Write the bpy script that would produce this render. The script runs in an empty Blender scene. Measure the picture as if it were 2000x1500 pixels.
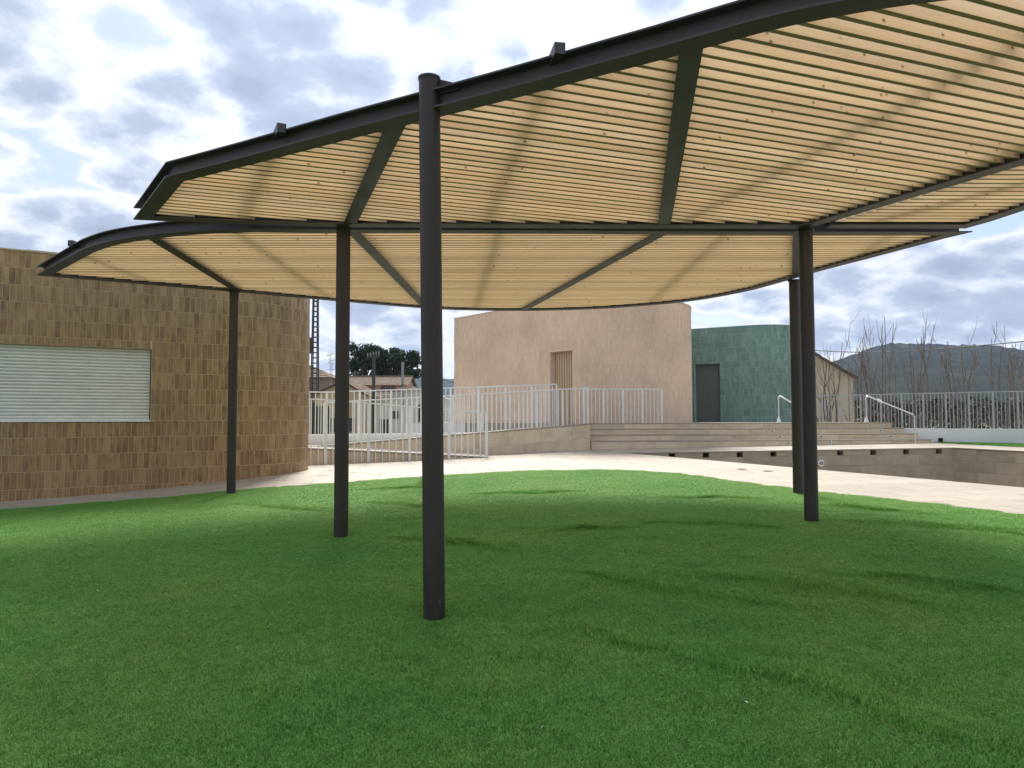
import bpy, bmesh, math, random
from mathutils import Vector, Matrix, noise

random.seed(7)
scene = bpy.context.scene
COL = scene.collection
rad = math.radians

# ------------------------------------------------------------------ camera
cam_d = bpy.data.cameras.new('camera')
cam = bpy.data.objects.new('camera', cam_d)
COL.objects.link(cam)
cam_d.sensor_width = 36.0
cam_d.lens = 26.1
cam_d.clip_start = 0.05
cam_d.clip_end = 20000
_th, _r = math.atan(0.0471), 0.0023
_R = Vector((math.cos(_r), 0, -math.sin(_r)))
_F = Vector((0, math.cos(_th), math.sin(_th)))
_U = _R.cross(_F).normalized()
_F = _U.cross(_R).normalized()
M = Matrix((_R, _U, -_F)).transposed().to_4x4()
M.translation = Vector((0, 0, 1.6))
cam.matrix_world = M
scene.camera = cam

# ------------------------------------------------------------------ world, sun, exposure
SUN_EL, SUN_AZ = rad(45), rad(-4)          # azimuth from +Y towards +X
sun_dir = Vector((math.sin(SUN_AZ) * math.cos(SUN_EL), math.cos(SUN_AZ) * math.cos(SUN_EL), math.sin(SUN_EL)))
SKY_STRENGTH = 0.1
SUN_STRENGTH = 3.9
world = bpy.data.worlds.new('World')
scene.world = world
world.use_nodes = True
wn, wl = world.node_tree.nodes, world.node_tree.links
wn.clear()


def build_world():
    def N(t, **k):
        n = wn.new(t)
        for a, b in k.items():
            setattr(n, a, b)
        return n

    def L(a, b):
        wl.new(a, b)

    def math_(op, a, b=None, clamp=False):
        n = N('ShaderNodeMath', operation=op, use_clamp=clamp)
        for i, v in enumerate((a, b)):
            if v is None:
                continue
            if isinstance(v, (int, float)):
                n.inputs[i].default_value = v
            else:
                L(v, n.inputs[i])
        return n.outputs[0]

    out = N('ShaderNodeOutputWorld')
    bg = N('ShaderNodeBackground')
    bg.inputs['Strength'].default_value = SKY_STRENGTH
    sky = N('ShaderNodeTexSky', sky_type='NISHITA', sun_disc=False)
    sky.sun_elevation = SUN_EL
    sky.sun_rotation = SUN_AZ
    sky.air_density = 1.0
    sky.dust_density = 1.5
    tc = N('ShaderNodeTexCoord')
    sep = N('ShaderNodeSeparateXYZ')
    L(tc.outputs['Generated'], sep.inputs[0])
    zc = math_('ADD', math_('MAXIMUM', sep.outputs[2], 0.0), 0.33)
    px = math_('DIVIDE', sep.outputs[0], zc)
    py = math_('DIVIDE', sep.outputs[1], zc)
    comb = N('ShaderNodeCombineXYZ')
    L(px, comb.inputs[0])
    L(py, comb.inputs[1])
    comb.inputs[2].default_value = 3.7

    def noise_(scale, detail, rough, dist, vec=None):
        n = N('ShaderNodeTexNoise')
        n.inputs['Scale'].default_value = scale
        n.inputs['Detail'].default_value = detail
        n.inputs['Roughness'].default_value = rough
        n.inputs['Distortion'].default_value = dist
        L(vec or comb.outputs[0], n.inputs['Vector'])
        return n
    # large masses, rounded billows and wisps
    n1 = noise_(2.3, 3, 0.5, 0.0)
    n2 = noise_(9.0, 9, 0.62, 0.1)
    warp = N('ShaderNodeMixRGB')
    warp.inputs[0].default_value = 0.12
    L(comb.outputs[0], warp.inputs[1])
    L(noise_(5.0, 4, 0.6, 0.0).outputs['Color'], warp.inputs[2])
    vor = N('ShaderNodeTexVoronoi', feature='SMOOTH_F1')
    vor.inputs['Scale'].default_value = 9.5
    vor.inputs['Smoothness'].default_value = 0.35
    L(warp.outputs[0], vor.inputs['Vector'])
    puff = math_('SUBTRACT', 0.75, vor.outputs['Distance'])
    d = math_('ADD', math_('ADD', math_('MULTIPLY', n1.outputs[0], 0.50), math_('MULTIPLY', n2.outputs[0], 0.34)), math_('MULTIPLY', puff, 0.26))
    cov = N('ShaderNodeMapRange')
    cov.inputs[1].default_value = 0.345
    cov.inputs[2].default_value = 0.425
    cov.interpolation_type = 'SMOOTHSTEP'
    L(d, cov.inputs[0])
    hz = N('ShaderNodeMapRange')
    hz.inputs[1].default_value = 0.0
    hz.inputs[2].default_value = 0.16
    hz.inputs[3].default_value = 0.35
    hz.inputs[4].default_value = 0.0
    L(sep.outputs[2], hz.inputs[0])
    covh = math_('ADD', cov.outputs[0], hz.outputs[0], True)
    # cloud tone: thin edges white, thick cores grey blue
    ramp = N('ShaderNodeValToRGB')
    cr = ramp.color_ramp
    cr.elements[0].position, cr.elements[0].color = 0.36, (0.62, 0.70, 0.88, 1)
    cr.elements[1].position, cr.elements[1].color = 0.66, (0.38, 0.44, 0.58, 1)
    for p_, c_ in ((0.405, (0.78, 0.83, 0.93, 1)), (0.447, (0.94, 0.955, 0.98, 1)), (0.495, (0.70, 0.76, 0.87, 1)), (0.55, (0.48, 0.555, 0.71, 1))):
        e = cr.elements.new(p_)
        e.color = c_
    L(d, ramp.inputs[0])
    # forward scattering round the sun
    dot = N('ShaderNodeVectorMath', operation='DOT_PRODUCT')
    nrm = N('ShaderNodeVectorMath', operation='NORMALIZE')
    L(tc.outputs['Generated'], nrm.inputs[0])
    L(nrm.outputs[0], dot.inputs[0])
    dot.inputs[1].default_value = sun_dir
    glow = math_('POWER', math_('MAXIMUM', dot.outputs['Value'], 0.0), 7.0)
    gain = math_('ADD', math_('MULTIPLY', glow, 0.22), 0.56)
    cl = N('ShaderNodeMixRGB', blend_type='MULTIPLY')
    cl.inputs[0].default_value = 1
    L(ramp.outputs[0], cl.inputs[1])
    cg = N('ShaderNodeCombineXYZ')
    g10 = math_('MULTIPLY', gain, 10.0)
    for i in range(3):
        L(g10, cg.inputs[i])
    L(cg.outputs[0], cl.inputs[2])
    # clear sky between the clouds, thinly veiled
    veil = N('ShaderNodeMixRGB')
    veil.inputs[0].default_value = 0.55
    L(sky.outputs[0], veil.inputs[1])
    veil.inputs[2].default_value = (2.3, 3.1, 4.9, 1)
    mix = N('ShaderNodeMixRGB')
    L(covh, mix.inputs[0])
    L(veil.outputs[0], mix.inputs[1])
    L(cl.outputs[0], mix.inputs[2])
    L(mix.outputs[0], bg.inputs['Color'])
    L(bg.outputs[0], out.inputs['Surface'])


build_world()

sun_d = bpy.data.lights.new('sun', 'SUN')
sun_d.energy = SUN_STRENGTH
sun_d.angle = rad(20)
sun_d.color = (1.0, 0.95, 0.87)
sun = bpy.data.objects.new('sun', sun_d)
sun.rotation_euler = (-sun_dir).to_track_quat('-Z', 'Y').to_euler()
sun.location = (0, 0, 30)
COL.objects.link(sun)

scene.view_settings.view_transform = 'Standard'
scene.view_settings.look = 'None'
scene.view_settings.exposure = 0.92
scene.view_settings.gamma = 1.0
scene.view_settings.use_curve_mapping = False
scene.cycles.max_bounces = 8
scene.cycles.diffuse_bounces = 5
scene.cycles.glossy_bounces = 3
scene.cycles.transparent_max_bounces = 6
scene.cycles.volume_bounces = 0


# ------------------------------------------------------------------ materials
class NT:
    """small helper round a node tree"""

    def __init__(self, name, rough=0.6, metallic=0.0, spec=0.4):
        m = bpy.data.materials.new(name)
        m.use_nodes = True
        self.m, self.n, self.l = m, m.node_tree.nodes, m.node_tree.links
        self.bsdf = self.n['Principled BSDF']
        self.bsdf.inputs['Roughness'].default_value = rough
        self.bsdf.inputs['Metallic'].default_value = metallic
        self.bsdf.inputs['Specular IOR Level'].default_value = spec

    def N(self, t, **k):
        n = self.n.new(t)
        for a, b in k.items():
            setattr(n, a, b)
        return n

    def put(self, v, s):
        if hasattr(v, 'is_output'):
            self.l.new(v, s)
        elif isinstance(v, tuple) and len(v) == 3 and len(getattr(s, 'default_value', ())) == 4:
            s.default_value = (*v, 1)
        else:
            s.default_value = v

    def coord(self, kind='Object', scale=(1, 1, 1)):
        tc = self.N('ShaderNodeTexCoord')
        mp = self.N('ShaderNodeMapping')
        mp.inputs['Scale'].default_value = scale
        self.l.new(tc.outputs[kind], mp.inputs[0])
        return mp.outputs[0]

    def pos(self, scale=(1, 1, 1)):
        g = self.N('ShaderNodeNewGeometry')
        mp = self.N('ShaderNodeMapping')
        mp.inputs['Scale'].default_value = scale
        self.l.new(g.outputs['Position'], mp.inputs[0])
        return mp.outputs[0]

    def noise(self, vec, scale, detail=4, rough=0.55, dist=0.0):
        n = self.N('ShaderNodeTexNoise')
        self.l.new(vec, n.inputs['Vector'])
        n.inputs['Scale'].default_value = scale
        n.inputs['Detail'].default_value = detail
        n.inputs['Roughness'].default_value = rough
        n.inputs['Distortion'].default_value = dist
        return n.outputs[0]

    def voronoi(self, vec, scale, feature='F1', out=0):
        n = self.N('ShaderNodeTexVoronoi', feature=feature)
        self.l.new(vec, n.inputs['Vector'])
        n.inputs['Scale'].default_value = scale
        return n.outputs[out]

    def ramp(self, fac, stops):
        r = self.N('ShaderNodeValToRGB')
        e = r.color_ramp.elements
        while len(e) < len(stops):
            e.new(0.5)
        for el, (p, c) in zip(e, stops):
            el.position = p
            el.color = (*c, 1) if isinstance(c, tuple) else (c, c, c, 1)
        self.l.new(fac, r.inputs[0])
        return r.outputs[0]

    def mix(self, a, b, fac, mode='MIX'):
        n = self.N('ShaderNodeMixRGB', blend_type=mode)
        self.put(fac, n.inputs[0])
        self.put(a, n.inputs[1])
        self.put(b, n.inputs[2])
        return n.outputs[0]

    def math(self, op, a, b=0.0, clamp=False):
        n = self.N('ShaderNodeMath', operation=op, use_clamp=clamp)
        self.put(a, n.inputs[0])
        self.put(b, n.inputs[1])
        return n.outputs[0]

    def attr(self, name):
        a = self.N('ShaderNodeAttribute', attribute_name=name)
        return a.outputs['Fac']

    def objrand(self):
        return self.N('ShaderNodeObjectInfo').outputs['Random']

    def addv(self, vec, val):
        n = self.N('ShaderNodeVectorMath', operation='ADD')
        self.l.new(vec, n.inputs[0])
        c = self.N('ShaderNodeCombineXYZ')
        for i in range(3):
            self.l.new(val, c.inputs[i])
        self.l.new(c.outputs[0], n.inputs[1])
        return n.outputs[0]

    def color(self, v):
        self.put(v, self.bsdf.inputs['Base Color'])
        return self

    def rough(self, v):
        self.put(v, self.bsdf.inputs['Roughness'])
        return self

    def bump(self, h, strength=0.2, dist=0.01):
        b = self.N('ShaderNodeBump')
        b.inputs['Strength'].default_value = strength
        b.inputs['Distance'].default_value = dist
        self.l.new(h, b.inputs['Height'])
        self.l.new(b.outputs[0], self.bsdf.inputs['Normal'])
        return self


def simple(name, col, rough=0.6, metallic=0.0, var=0.18, scale=6.0, bump=0.0, spec=0.4, stretch=(1, 1, 1)):
    t = NT(name, rough, metallic, spec)
    v = t.pos(stretch)
    n = t.noise(v, scale, 5, 0.6)
    a = tuple(c * (1 - var) for c in col)
    b = tuple(min(1, c * (1 + var)) for c in col)
    t.color(t.ramp(n, [(0.3, a), (0.7, b)]))
    t.rough(t.ramp(n, [(0.3, max(0.05, rough - 0.08)), (0.7, min(1, rough + 0.08))]))
    if bump:
        t.bump(t.noise(v, scale * 6, 3), bump, 0.005)
    return t.m


MAT = {}
MAT['steel'] = simple('dark_painted_steel', (0.050, 0.050, 0.055), 0.5, var=0.2, scale=3.0, bump=0.06)
MAT['post_steel'] = simple('brown_painted_steel', (0.034, 0.028, 0.026), 0.48, var=0.25, scale=4.0, bump=0.08)


def mat_post():
    t = NT('brown_painted_steel', 0.48, spec=0.4)
    v = t.pos((1, 1, 0.35))
    n = t.noise(v, 5.0, 6, 0.65)
    base = t.ramp(n, [(0.3, (0.026, 0.021, 0.019)), (0.7, (0.041, 0.034, 0.031))])
    # scuffs and dried splashes on the lower shaft
    sc = t.noise(t.pos((9, 9, 2.2)), 4.0, 6, 0.7, 1.2)
    sep = t.N('ShaderNodeSeparateXYZ')
    t.l.new(t.pos(), sep.inputs[0])
    low = t.ramp(t.math('MULTIPLY', sep.outputs[2], 0.5), [(0.10, 1.0), (0.45, 0.12), (1.0, 0.05)])
    f = t.math('MULTIPLY', t.ramp(sc, [(0.60, 0.0), (0.70, 0.8)]), low)
    t.color(t.mix(base, (0.17, 0.15, 0.125), f))
    t.rough(t.ramp(n, [(0.3, 0.38), (0.7, 0.58)]))
    t.bump(t.noise(t.pos(), 90, 3), 0.08, 0.003)
    return t.m


MAT['post_steel'] = mat_post()
MAT['galv'] = simple('galvanised_steel', (0.26, 0.265, 0.27), 0.45, 0.6, scale=9)
MAT['rail'] = simple('pale_grey_railing_paint', (0.68, 0.71, 0.71), 0.42, 0.0, var=0.08, scale=5)
MAT['rail_grey'] = simple('weathered_grey_fence_paint', (0.36, 0.385, 0.385), 0.5, 0.0, var=0.1, scale=5)
MAT['stainless'] = simple('stainless_steel', (0.72, 0.72, 0.71), 0.22, 0.9, var=0.05)
MAT['wrap'] = simple('white_plastic_wrap', (0.75, 0.76, 0.76), 0.35, 0.0, var=0.06)
MAT['white'] = simple('white_wall_paint', (0.72, 0.74, 0.75), 0.8, var=0.05, scale=1.2, bump=0.1)
MAT['cable'] = simple('black_cable', (0.02, 0.02, 0.024), 0.6)
MAT['dark'] = simple('dark_void', (0.012, 0.012, 0.012), 0.9)
MAT['glass'] = simple('dark_window_glass', (0.03, 0.035, 0.038), 0.12, spec=0.6)
MAT['box_rust'] = simple('rusty_brown_box', (0.13, 0.055, 0.035), 0.8, var=0.3)
MAT['pole_green'] = simple('weathered_green_pole', (0.045, 0.07, 0.06), 0.75, var=0.3)
MAT['pole_grey'] = simple('concrete_pole', (0.24, 0.25, 0.27), 0.85)
MAT['bark'] = simple('grey_brown_bark', (0.165, 0.13, 0.11), 0.9, var=0.35, scale=14, bump=0.3)
MAT['pine_bark'] = simple('pine_bark', (0.10, 0.065, 0.05), 0.95, var=0.4, scale=3)
MAT['shutter'] = simple('grey_green_aluminium', (0.66, 0.68, 0.62), 0.42, 0.1, var=0.06, scale=3)
MAT['sill'] = simple('pale_aluminium_sill', (0.66, 0.68, 0.68), 0.35, 0.2, var=0.04)
MAT['grout'] = simple('sand_grout', (0.34, 0.29, 0.22), 0.95, var=0.12, scale=20)
MAT['grout_brown'] = simple('brown_grout', (0.54, 0.44, 0.31), 0.95, var=0.12, scale=20)
MAT['grout_pink'] = simple('pinkish_grout', (0.66, 0.51, 0.40), 0.95, var=0.10, scale=20)
MAT['grout_green'] = simple('green_grey_grout', (0.38, 0.48, 0.44), 0.95, var=0.10, scale=20)
MAT['litter'] = simple('dry_petal_litter', (0.70, 0.70, 0.62), 0.8)


def mat_slat():
    t = NT('pine_slat', 0.62, spec=0.3)
    rnd = t.math('MULTIPLY', t.objrand(), 53.0)
    v = t.addv(t.coord('Object', (1, 1, 1)), rnd)
    vs = t.N('ShaderNodeMapping')
    vs.inputs['Scale'].default_value = (0.55, 14, 14)
    t.l.new(v, vs.inputs[0])
    grain = t.noise(vs.outputs[0], 2.2, 6, 0.6, 0.6)
    base = t.ramp(grain, [(0.2, (0.635, 0.50, 0.345)), (0.5, (0.73, 0.605, 0.445)), (0.8, (0.79, 0.68, 0.525))])
    tone = t.ramp(t.objrand(), [(0.0, (0.86, 0.80, 0.72)), (0.35, (1.0, 1.0, 1.0)), (0.7, (1.04, 0.99, 0.93)), (1.0, (0.94, 0.87, 0.78))])
    base = t.mix(base, tone, 1.0, 'MULTIPLY')
    # knots
    ks = t.N('ShaderNodeMapping')
    ks.inputs['Scale'].default_value = (6.5, 8.0, 8.0)
    t.l.new(v, ks.inputs[0])
    d = t.voronoi(ks.outputs[0], 1.0)
    k = t.ramp(d, [(0.035, 1.0), (0.065, 0.7), (0.10, 0.2), (0.15, 0.0)])
    base = t.mix(base, (0.17, 0.085, 0.04), t.math('MULTIPLY', k, 0.92))
    t.color(base)
    t.bump(grain, 0.12, 0.004)
    return t.m


MAT['slat'] = mat_slat()
MAT['slat_edge_shade'] = simple('shade_painted_pine_edge', (0.40, 0.31, 0.20), 0.85, var=0.12, scale=8)  # darker pine for the slat undersides: shade between slats put into the colour


def mat_tile(name, stops, blotch, rough=0.45, edge=None):
    t = NT(name, rough, spec=0.45)
    tint = t.attr('tint')
    r2 = t.math('FRACT', t.math('ADD', tint, t.objrand()))
    base = t.ramp(r2, stops)
    v = t.addv(t.pos((7, 7, 2.2)), t.math('MULTIPLY', r2, 31.0))
    n = t.noise(v, 1.1, 5, 0.6, 0.4)
    base = t.mix(base, blotch, t.ramp(n, [(0.42, 0.0), (0.68, 0.75)]))
    big = t.noise(t.pos((1, 1, 1)), 0.55, 3)
    base = t.mix(base, t.ramp(big, [(0.3, 0.86), (0.7, 1.12)]), 1.0, 'MULTIPLY')
    t.color(base)
    t.rough(t.ramp(n, [(0.3, rough - 0.1), (0.7, rough + 0.15)]))
    t.bump(n, 0.15, 0.006)
    return t.m


MAT['tile_brown'] = mat_tile('glazed_brown_tile', [(0.0, (0.265, 0.164, 0.070)), (0.3, (0.325, 0.212, 0.093)),
                                                   (0.7, (0.375, 0.255, 0.117)), (1.0, (0.295, 0.186, 0.082))],
                             (0.13, 0.07, 0.032))
MAT['tile_beige'] = mat_tile('salmon_beige_tile', [(0.0, (0.69, 0.52, 0.385)), (0.5, (0.75, 0.59, 0.445)),
                                                   (1.0, (0.72, 0.53, 0.395))], (0.60, 0.435, 0.30), 0.6)
MAT['tile_green'] = mat_tile('glazed_green_tile', [(0.0, (0.15, 0.27, 0.225)), (0.4, (0.20, 0.335, 0.285)),
                                                   (0.8, (0.24, 0.38, 0.33)), (1.0, (0.14, 0.25, 0.215))],
                             (0.10, 0.20, 0.165), 0.3)


def mat_stone(name, a, b, c, rough=0.7, scale=1.0, vein=0.5):
    t = NT(name, rough, spec=0.35)
    r = t.objrand()
    tint = t.attr('tint')
    rr = t.math('FRACT', t.math('ADD', r, tint))
    v = t.addv(t.pos((1, 1, 1)), t.math('MULTIPLY', rr, 17.0))
    n = t.noise(v, 2.2 * scale, 7, 0.62, 0.3)
    col = t.ramp(n, [(0.25, a), (0.52, b), (0.8, c)])
    vs = t.addv(t.pos((0.7, 5.0, 9.0)), t.math('MULTIPLY', rr, 9.0))
    n2 = t.noise(vs, 2.0 * scale, 4, 0.6, 0.8)
    col = t.mix(col, a, t.ramp(n2, [(0.55, 0.0), (0.75, vein)]))
    col = t.mix(col, t.ramp(rr, [(0, 0.9), (1, 1.08)]), 1.0, 'MULTIPLY')
    t.color(col)
    t.bump(t.noise(v, 30 * scale, 4), 0.12, 0.003)
    return t.m


MAT['paving'] = mat_stone('cream_limestone_paving', (0.305, 0.262, 0.205), (0.345, 0.303, 0.245), (0.375, 0.335, 0.278))
MAT['stone'] = mat_stone('beige_limestone', (0.50, 0.40, 0.275), (0.62, 0.51, 0.37), (0.68, 0.575, 0.43))
MAT['pool_stone'] = mat_stone('grey_brown_pool_tile', (0.26, 0.225, 0.17), (0.34, 0.295, 0.225), (0.41, 0.355, 0.275))


def mat_turf():
    t = NT('turf_backing', 0.95, spec=0.1)
    v = t.pos((1, 1, 1))
    n = t.noise(v, 40, 5, 0.7)
    t.color(t.ramp(n, [(0.3, (0.025, 0.075, 0.015)), (0.7, (0.05, 0.13, 0.028))]))
    return t.m


MAT['turf'] = mat_turf()


def mat_blade():
    t = NT('green_plastic_grass_blade', 0.45, spec=0.35)
    tint = t.attr('tint')
    g = t.N('ShaderNodeNewGeometry')
    base = t.ramp(tint, [(0.0, (0.106, 0.295, 0.046)), (0.45, (0.170, 0.41, 0.066)), (0.75, (0.230, 0.465, 0.088)),
                         (0.92, (0.31, 0.49, 0.14)), (1.0, (0.40, 0.47, 0.20))])
    v = t.pos((1, 1, 1))
    patch = t.noise(v, 0.6, 5, 0.62)
    base = t.mix(base, t.ramp(patch, [(0.32, (0.70, 0.90, 0.92)), (0.5, (0.95, 0.98, 0.95)), (0.68, (1.16, 1.0, 1.0))]), 1.0, 'MULTIPLY')
    clump = t.noise(v, 11.0, 3, 0.6)
    base = t.mix(base, t.ramp(clump, [(0.3, 0.87), (0.7, 1.1)]), 1.0, 'MULTIPLY')
    t.color(base)
    t.bsdf.inputs['Sheen Weight'].default_value = 0.0
    tr = t.N('ShaderNodeBsdfTranslucent')
    t.l.new(base, tr.inputs[0])
    ms = t.N('ShaderNodeMixShader')
    ms.inputs[0].default_value = 0.3
    out = t.n['Material Output']
    t.l.new(t.bsdf.outputs[0], ms.inputs[1])
    t.l.new(tr.outputs[0], ms.inputs[2])
    t.l.new(ms.outputs[0], out.inputs['Surface'])
    return t.m


MAT['blade'] = mat_blade()


def mat_foliage(name, a, b):
    t = NT(name, 0.8, spec=0.2)
    t.color(t.ramp(t.attr('tint'), [(0.0, a), (1.0, b)]))
    return t.m


MAT['pine_leaf'] = mat_foliage('dark_pine_needles', (0.016, 0.030, 0.016), (0.050, 0.075, 0.035))
MAT['wood_leaf'] = mat_foliage('grey_green_scrub', (0.028, 0.034, 0.022), (0.075, 0.072, 0.045))


def mat_hill():
    t = NT('forested_hill', 1.0, spec=0.05)
    v = t.pos((1, 1, 1))
    n = t.noise(v, 0.012, 8, 0.68)
    n2 = t.noise(v, 0.09, 5, 0.7)
    c = t.ramp(n, [(0.3, (0.010, 0.016, 0.012)), (0.55, (0.020, 0.028, 0.020)), (0.75, (0.050, 0.054, 0.038))])
    c = t.mix(c, t.ramp(n2, [(0.35, 0.5), (0.65, 1.3)]), 1.0, 'MULTIPLY')
    t.color(c)
    return t.m


MAT['hill'] = mat_hill()
MAT['land'] = simple('dry_earth', (0.17, 0.15, 0.09), 1.0, var=0.4, scale=0.15)


def mat_roof(name, cols):
    t = NT(name, 0.9, spec=0.2)
    v = t.pos((1, 1, 1))
    n = t.noise(v, 2.6, 6, 0.75)
    t.color(t.ramp(n, [(0.25, cols[0]), (0.5, cols[1]), (0.72, cols[2])]))
    return t.m


MAT['roof_old'] = mat_roof('weathered_clay_roof', [(0.07, 0.05, 0.038), (0.155, 0.11, 0.08), (0.26, 0.20, 0.145)])
MAT['roof_tan'] = mat_roof('tan_clay_roof', [(0.13, 0.09, 0.06), (0.22, 0.165, 0.115), (0.32, 0.25, 0.18)])
MAT['brick_red'] = mat_roof('red_brick_wall', [(0.16, 0.035, 0.03), (0.25, 0.06, 0.045), (0.30, 0.11, 0.08)])
MAT['plaster_brown'] = simple('grey_brown_render', (0.26, 0.20, 0.165), 0.95, var=0.15, scale=0.9)
MAT['plaster_ochre'] = simple('ochre_render', (0.48, 0.37, 0.23), 0.95, var=0.12, scale=0.9)
MAT['plaster_pink'] = simple('faded_pink_render', (0.42, 0.27, 0.22), 0.95, var=0.12, scale=0.9)
MAT['plaster_pale'] = simple('pale_grey_render', (0.50, 0.48, 0.41), 0.95, var=0.12, scale=0.9)
MAT['plaster_sand'] = simple('sand_render', (0.52, 0.445, 0.33), 0.95, var=0.08, scale=0.6)
MAT['sheet_pale'] = simple('pale_corrugated_sheet', (0.55, 0.56, 0.50), 0.6, var=0.08, scale=0.8)
MAT['door_tan'] = simple('tan_metal_door', (0.50, 0.37, 0.25), 0.5, var=0.05)
MAT['door_green'] = simple('grey_green_metal_door', (0.15, 0.185, 0.165), 0.45, var=0.06)
MAT['green_gate'] = simple('dark_green_gate_paint', (0.03, 0.055, 0.045), 0.6)
MAT['door_wood'] = simple('dark_wood_door', (0.06, 0.045, 0.035), 0.7)


# ------------------------------------------------------------------ mesh helpers
def root_of(o):
    while o.parent:
        o = o.parent
    return o


class MB:
    def __init__(self):
        self.v, self.f, self.t = [], [], []
        self.tint = 0.0

    def face(self, pts):
        i = len(self.v)
        self.v.extend(Vector(p) for p in pts)
        self.f.append(tuple(range(i, i + len(pts))))
        self.t.append(self.tint)

    def add(self, verts, faces):
        i = len(self.v)
        self.v.extend(Vector(p) for p in verts)
        for f in faces:
            self.f.append(tuple(i + k for k in f))
            self.t.append(self.tint)

    def box(self, c, size, rz=0.0, axes=None):
        """c centre, size full dims; axes optional three unit vectors"""
        c = Vector(c)
        if axes is None:
            X = Vector((math.cos(rz), math.sin(rz), 0))
            Y = Vector((-math.sin(rz), math.cos(rz), 0))
            Z = Vector((0, 0, 1))
        else:
            X, Y, Z = axes
        hx, hy, hz = (s / 2 for s in size)
        p = [c + X * (sx * hx) + Y * (sy * hy) + Z * (sz * hz) for sz in (-1, 1) for sy in (-1, 1) for sx in (-1, 1)]
        self.add(p, [(0, 2, 3, 1), (4, 5, 7, 6), (0, 1, 5, 4), (2, 6, 7, 3), (0, 4, 6, 2), (1, 3, 7, 5)])

    def bar(self, a, b, w, h, up=(0, 0, 1)):
        a, b = Vector(a), Vector(b)
        X = (b - a)
        L = X.length
        X.normalize()
        Y = Vector(up).cross(X)
        if Y.length < 1e-4:
            Y = Vector((1, 0, 0)).cross(X)
        Y.normalize()
        Z = X.cross(Y)
        self.box((a + b) / 2, (L, w, h), axes=(X, Y, Z))

    def prism(self, poly, z0, z1, bottom=True, top=True):
        """poly: list of (x,y) counter-clockwise; z0,z1 floats or callables"""
        n = len(poly)
        f0 = z0 if callable(z0) else (lambda x, y: z0)
        f1 = z1 if callable(z1) else (lambda x, y: z1)
        lo = [(x, y, f0(x, y)) for x, y in poly]
        hi = [(x, y, f1(x, y)) for x, y in poly]
        faces = [(i, (i + 1) % n, n + (i + 1) % n, n + i) for i in range(n)]
        if top:
            faces.append(tuple(range(n, 2 * n)))
        if bottom:
            faces.append(tuple(range(n - 1, -1, -1)))
        self.add(lo + hi, faces)

    def tube(self, pts, r, n=8, cap=True):
        pts = [Vector(p) for p in pts]
        rs = r if isinstance(r, (list, tuple)) else [r] * len(pts)
        rings = []
        prev = None
        for i, p in enumerate(pts):
            d = (pts[min(i + 1, len(pts) - 1)] - pts[max(i - 1, 0)]).normalized()
            if prev is None:
                a = Vector((0, 0, 1)).cross(d)
                if a.length < 0.1:
                    a = Vector((1, 0, 0)).cross(d)
            else:
                a = prev - d * prev.dot(d)
            a.normalize()
            prev = a
            b = d.cross(a)
            rings.append([p + (a * math.cos(2 * math.pi * k / n) + b * math.sin(2 * math.pi * k / n)) * rs[i] for k in range(n)])
        vs = [q for ring in rings for q in ring]
        fs = []
        for i in range(len(rings) - 1):
            for k in range(n):
                fs.append((i * n + k, i * n + (k + 1) % n, (i + 1) * n + (k + 1) % n, (i + 1) * n + k))
        if cap:
            fs.append(tuple(range(n - 1, -1, -1)))
            fs.append(tuple((len(rings) - 1) * n + k for k in range(n)))
        self.add(vs, fs)

    def mesh(self, name, mat, origin=(0, 0, 0), smooth=False):
        me = bpy.data.meshes.new(name)
        o = Vector(origin)
        me.from_pydata([tuple(p - o) for p in self.v], [], self.f)
        a = me.attributes.new('tint', 'FLOAT', 'FACE')
        a.data.foreach_set('value', self.t)
        if isinstance(mat, (list, tuple)):
            for m in mat:
                me.materials.append(MAT[m])
        else:
            me.materials.append(MAT[mat])
        if smooth:
            me.polygons.foreach_set('use_smooth', [True] * len(me.polygons))
        me.update()
        return me

    def build(self, name, mat, parent=None, kind=None, smooth=False, label=None):
        org = Vector((0, 0, 0))
        if parent is not None:
            org = root_of(parent).location
        o = bpy.data.objects.new(name, self.mesh(name, mat, org, smooth))
        COL.objects.link(o)
        if parent is not None:
            o.parent = parent
        if kind:
            o['kind'] = kind
        if label:
            o['label'] = label
        return o


def fix_smooth(o, angle=40):
    me = o.data
    bm = bmesh.new()
    bm.from_mesh(me)
    bmesh.ops.remove_doubles(bm, verts=bm.verts, dist=1e-4)
    bmesh.ops.recalc_face_normals(bm, faces=bm.faces)
    for f in bm.faces:
        f.smooth = True
    for e in bm.edges:
        if len(e.link_faces) != 2 or e.calc_face_angle(0) > rad(angle):
            e.smooth = False
    bm.to_mesh(me)
    bm.free()


def thing(name, label, cat, loc=(0, 0, 0), group=None):
    o = bpy.data.objects.new(name, None)
    o.empty_display_size = 0.2
    o.location = loc
    o['label'] = label
    o['category'] = cat
    if group:
        o['group'] = group
    COL.objects.link(o)
    return o


def tag(o, label, cat, group=None):
    o['label'] = label
    o['category'] = cat
    if group:
        o['group'] = group
    return o


def structure(name):
    o = bpy.data.objects.new(name, None)
    COL.objects.link(o)
    o['kind'] = 'structure'
    return o


# ------------------------------------------------------------------ ground levels
BUMPS = [(-9, 13, 2.5, -.1), (-4.3, 15.8, 1.6, .1), (3.4, 8.5, 1.6, .09), (-4.8, 12.7, 1.0, .03)]


def g(x, y):
    return .1 + .02 * y + .01 * x + sum(a * math.exp(-((x - u) ** 2 + (y - v) ** 2) / (2 * s * s)) for u, v, s, a in BUMPS)


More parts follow.
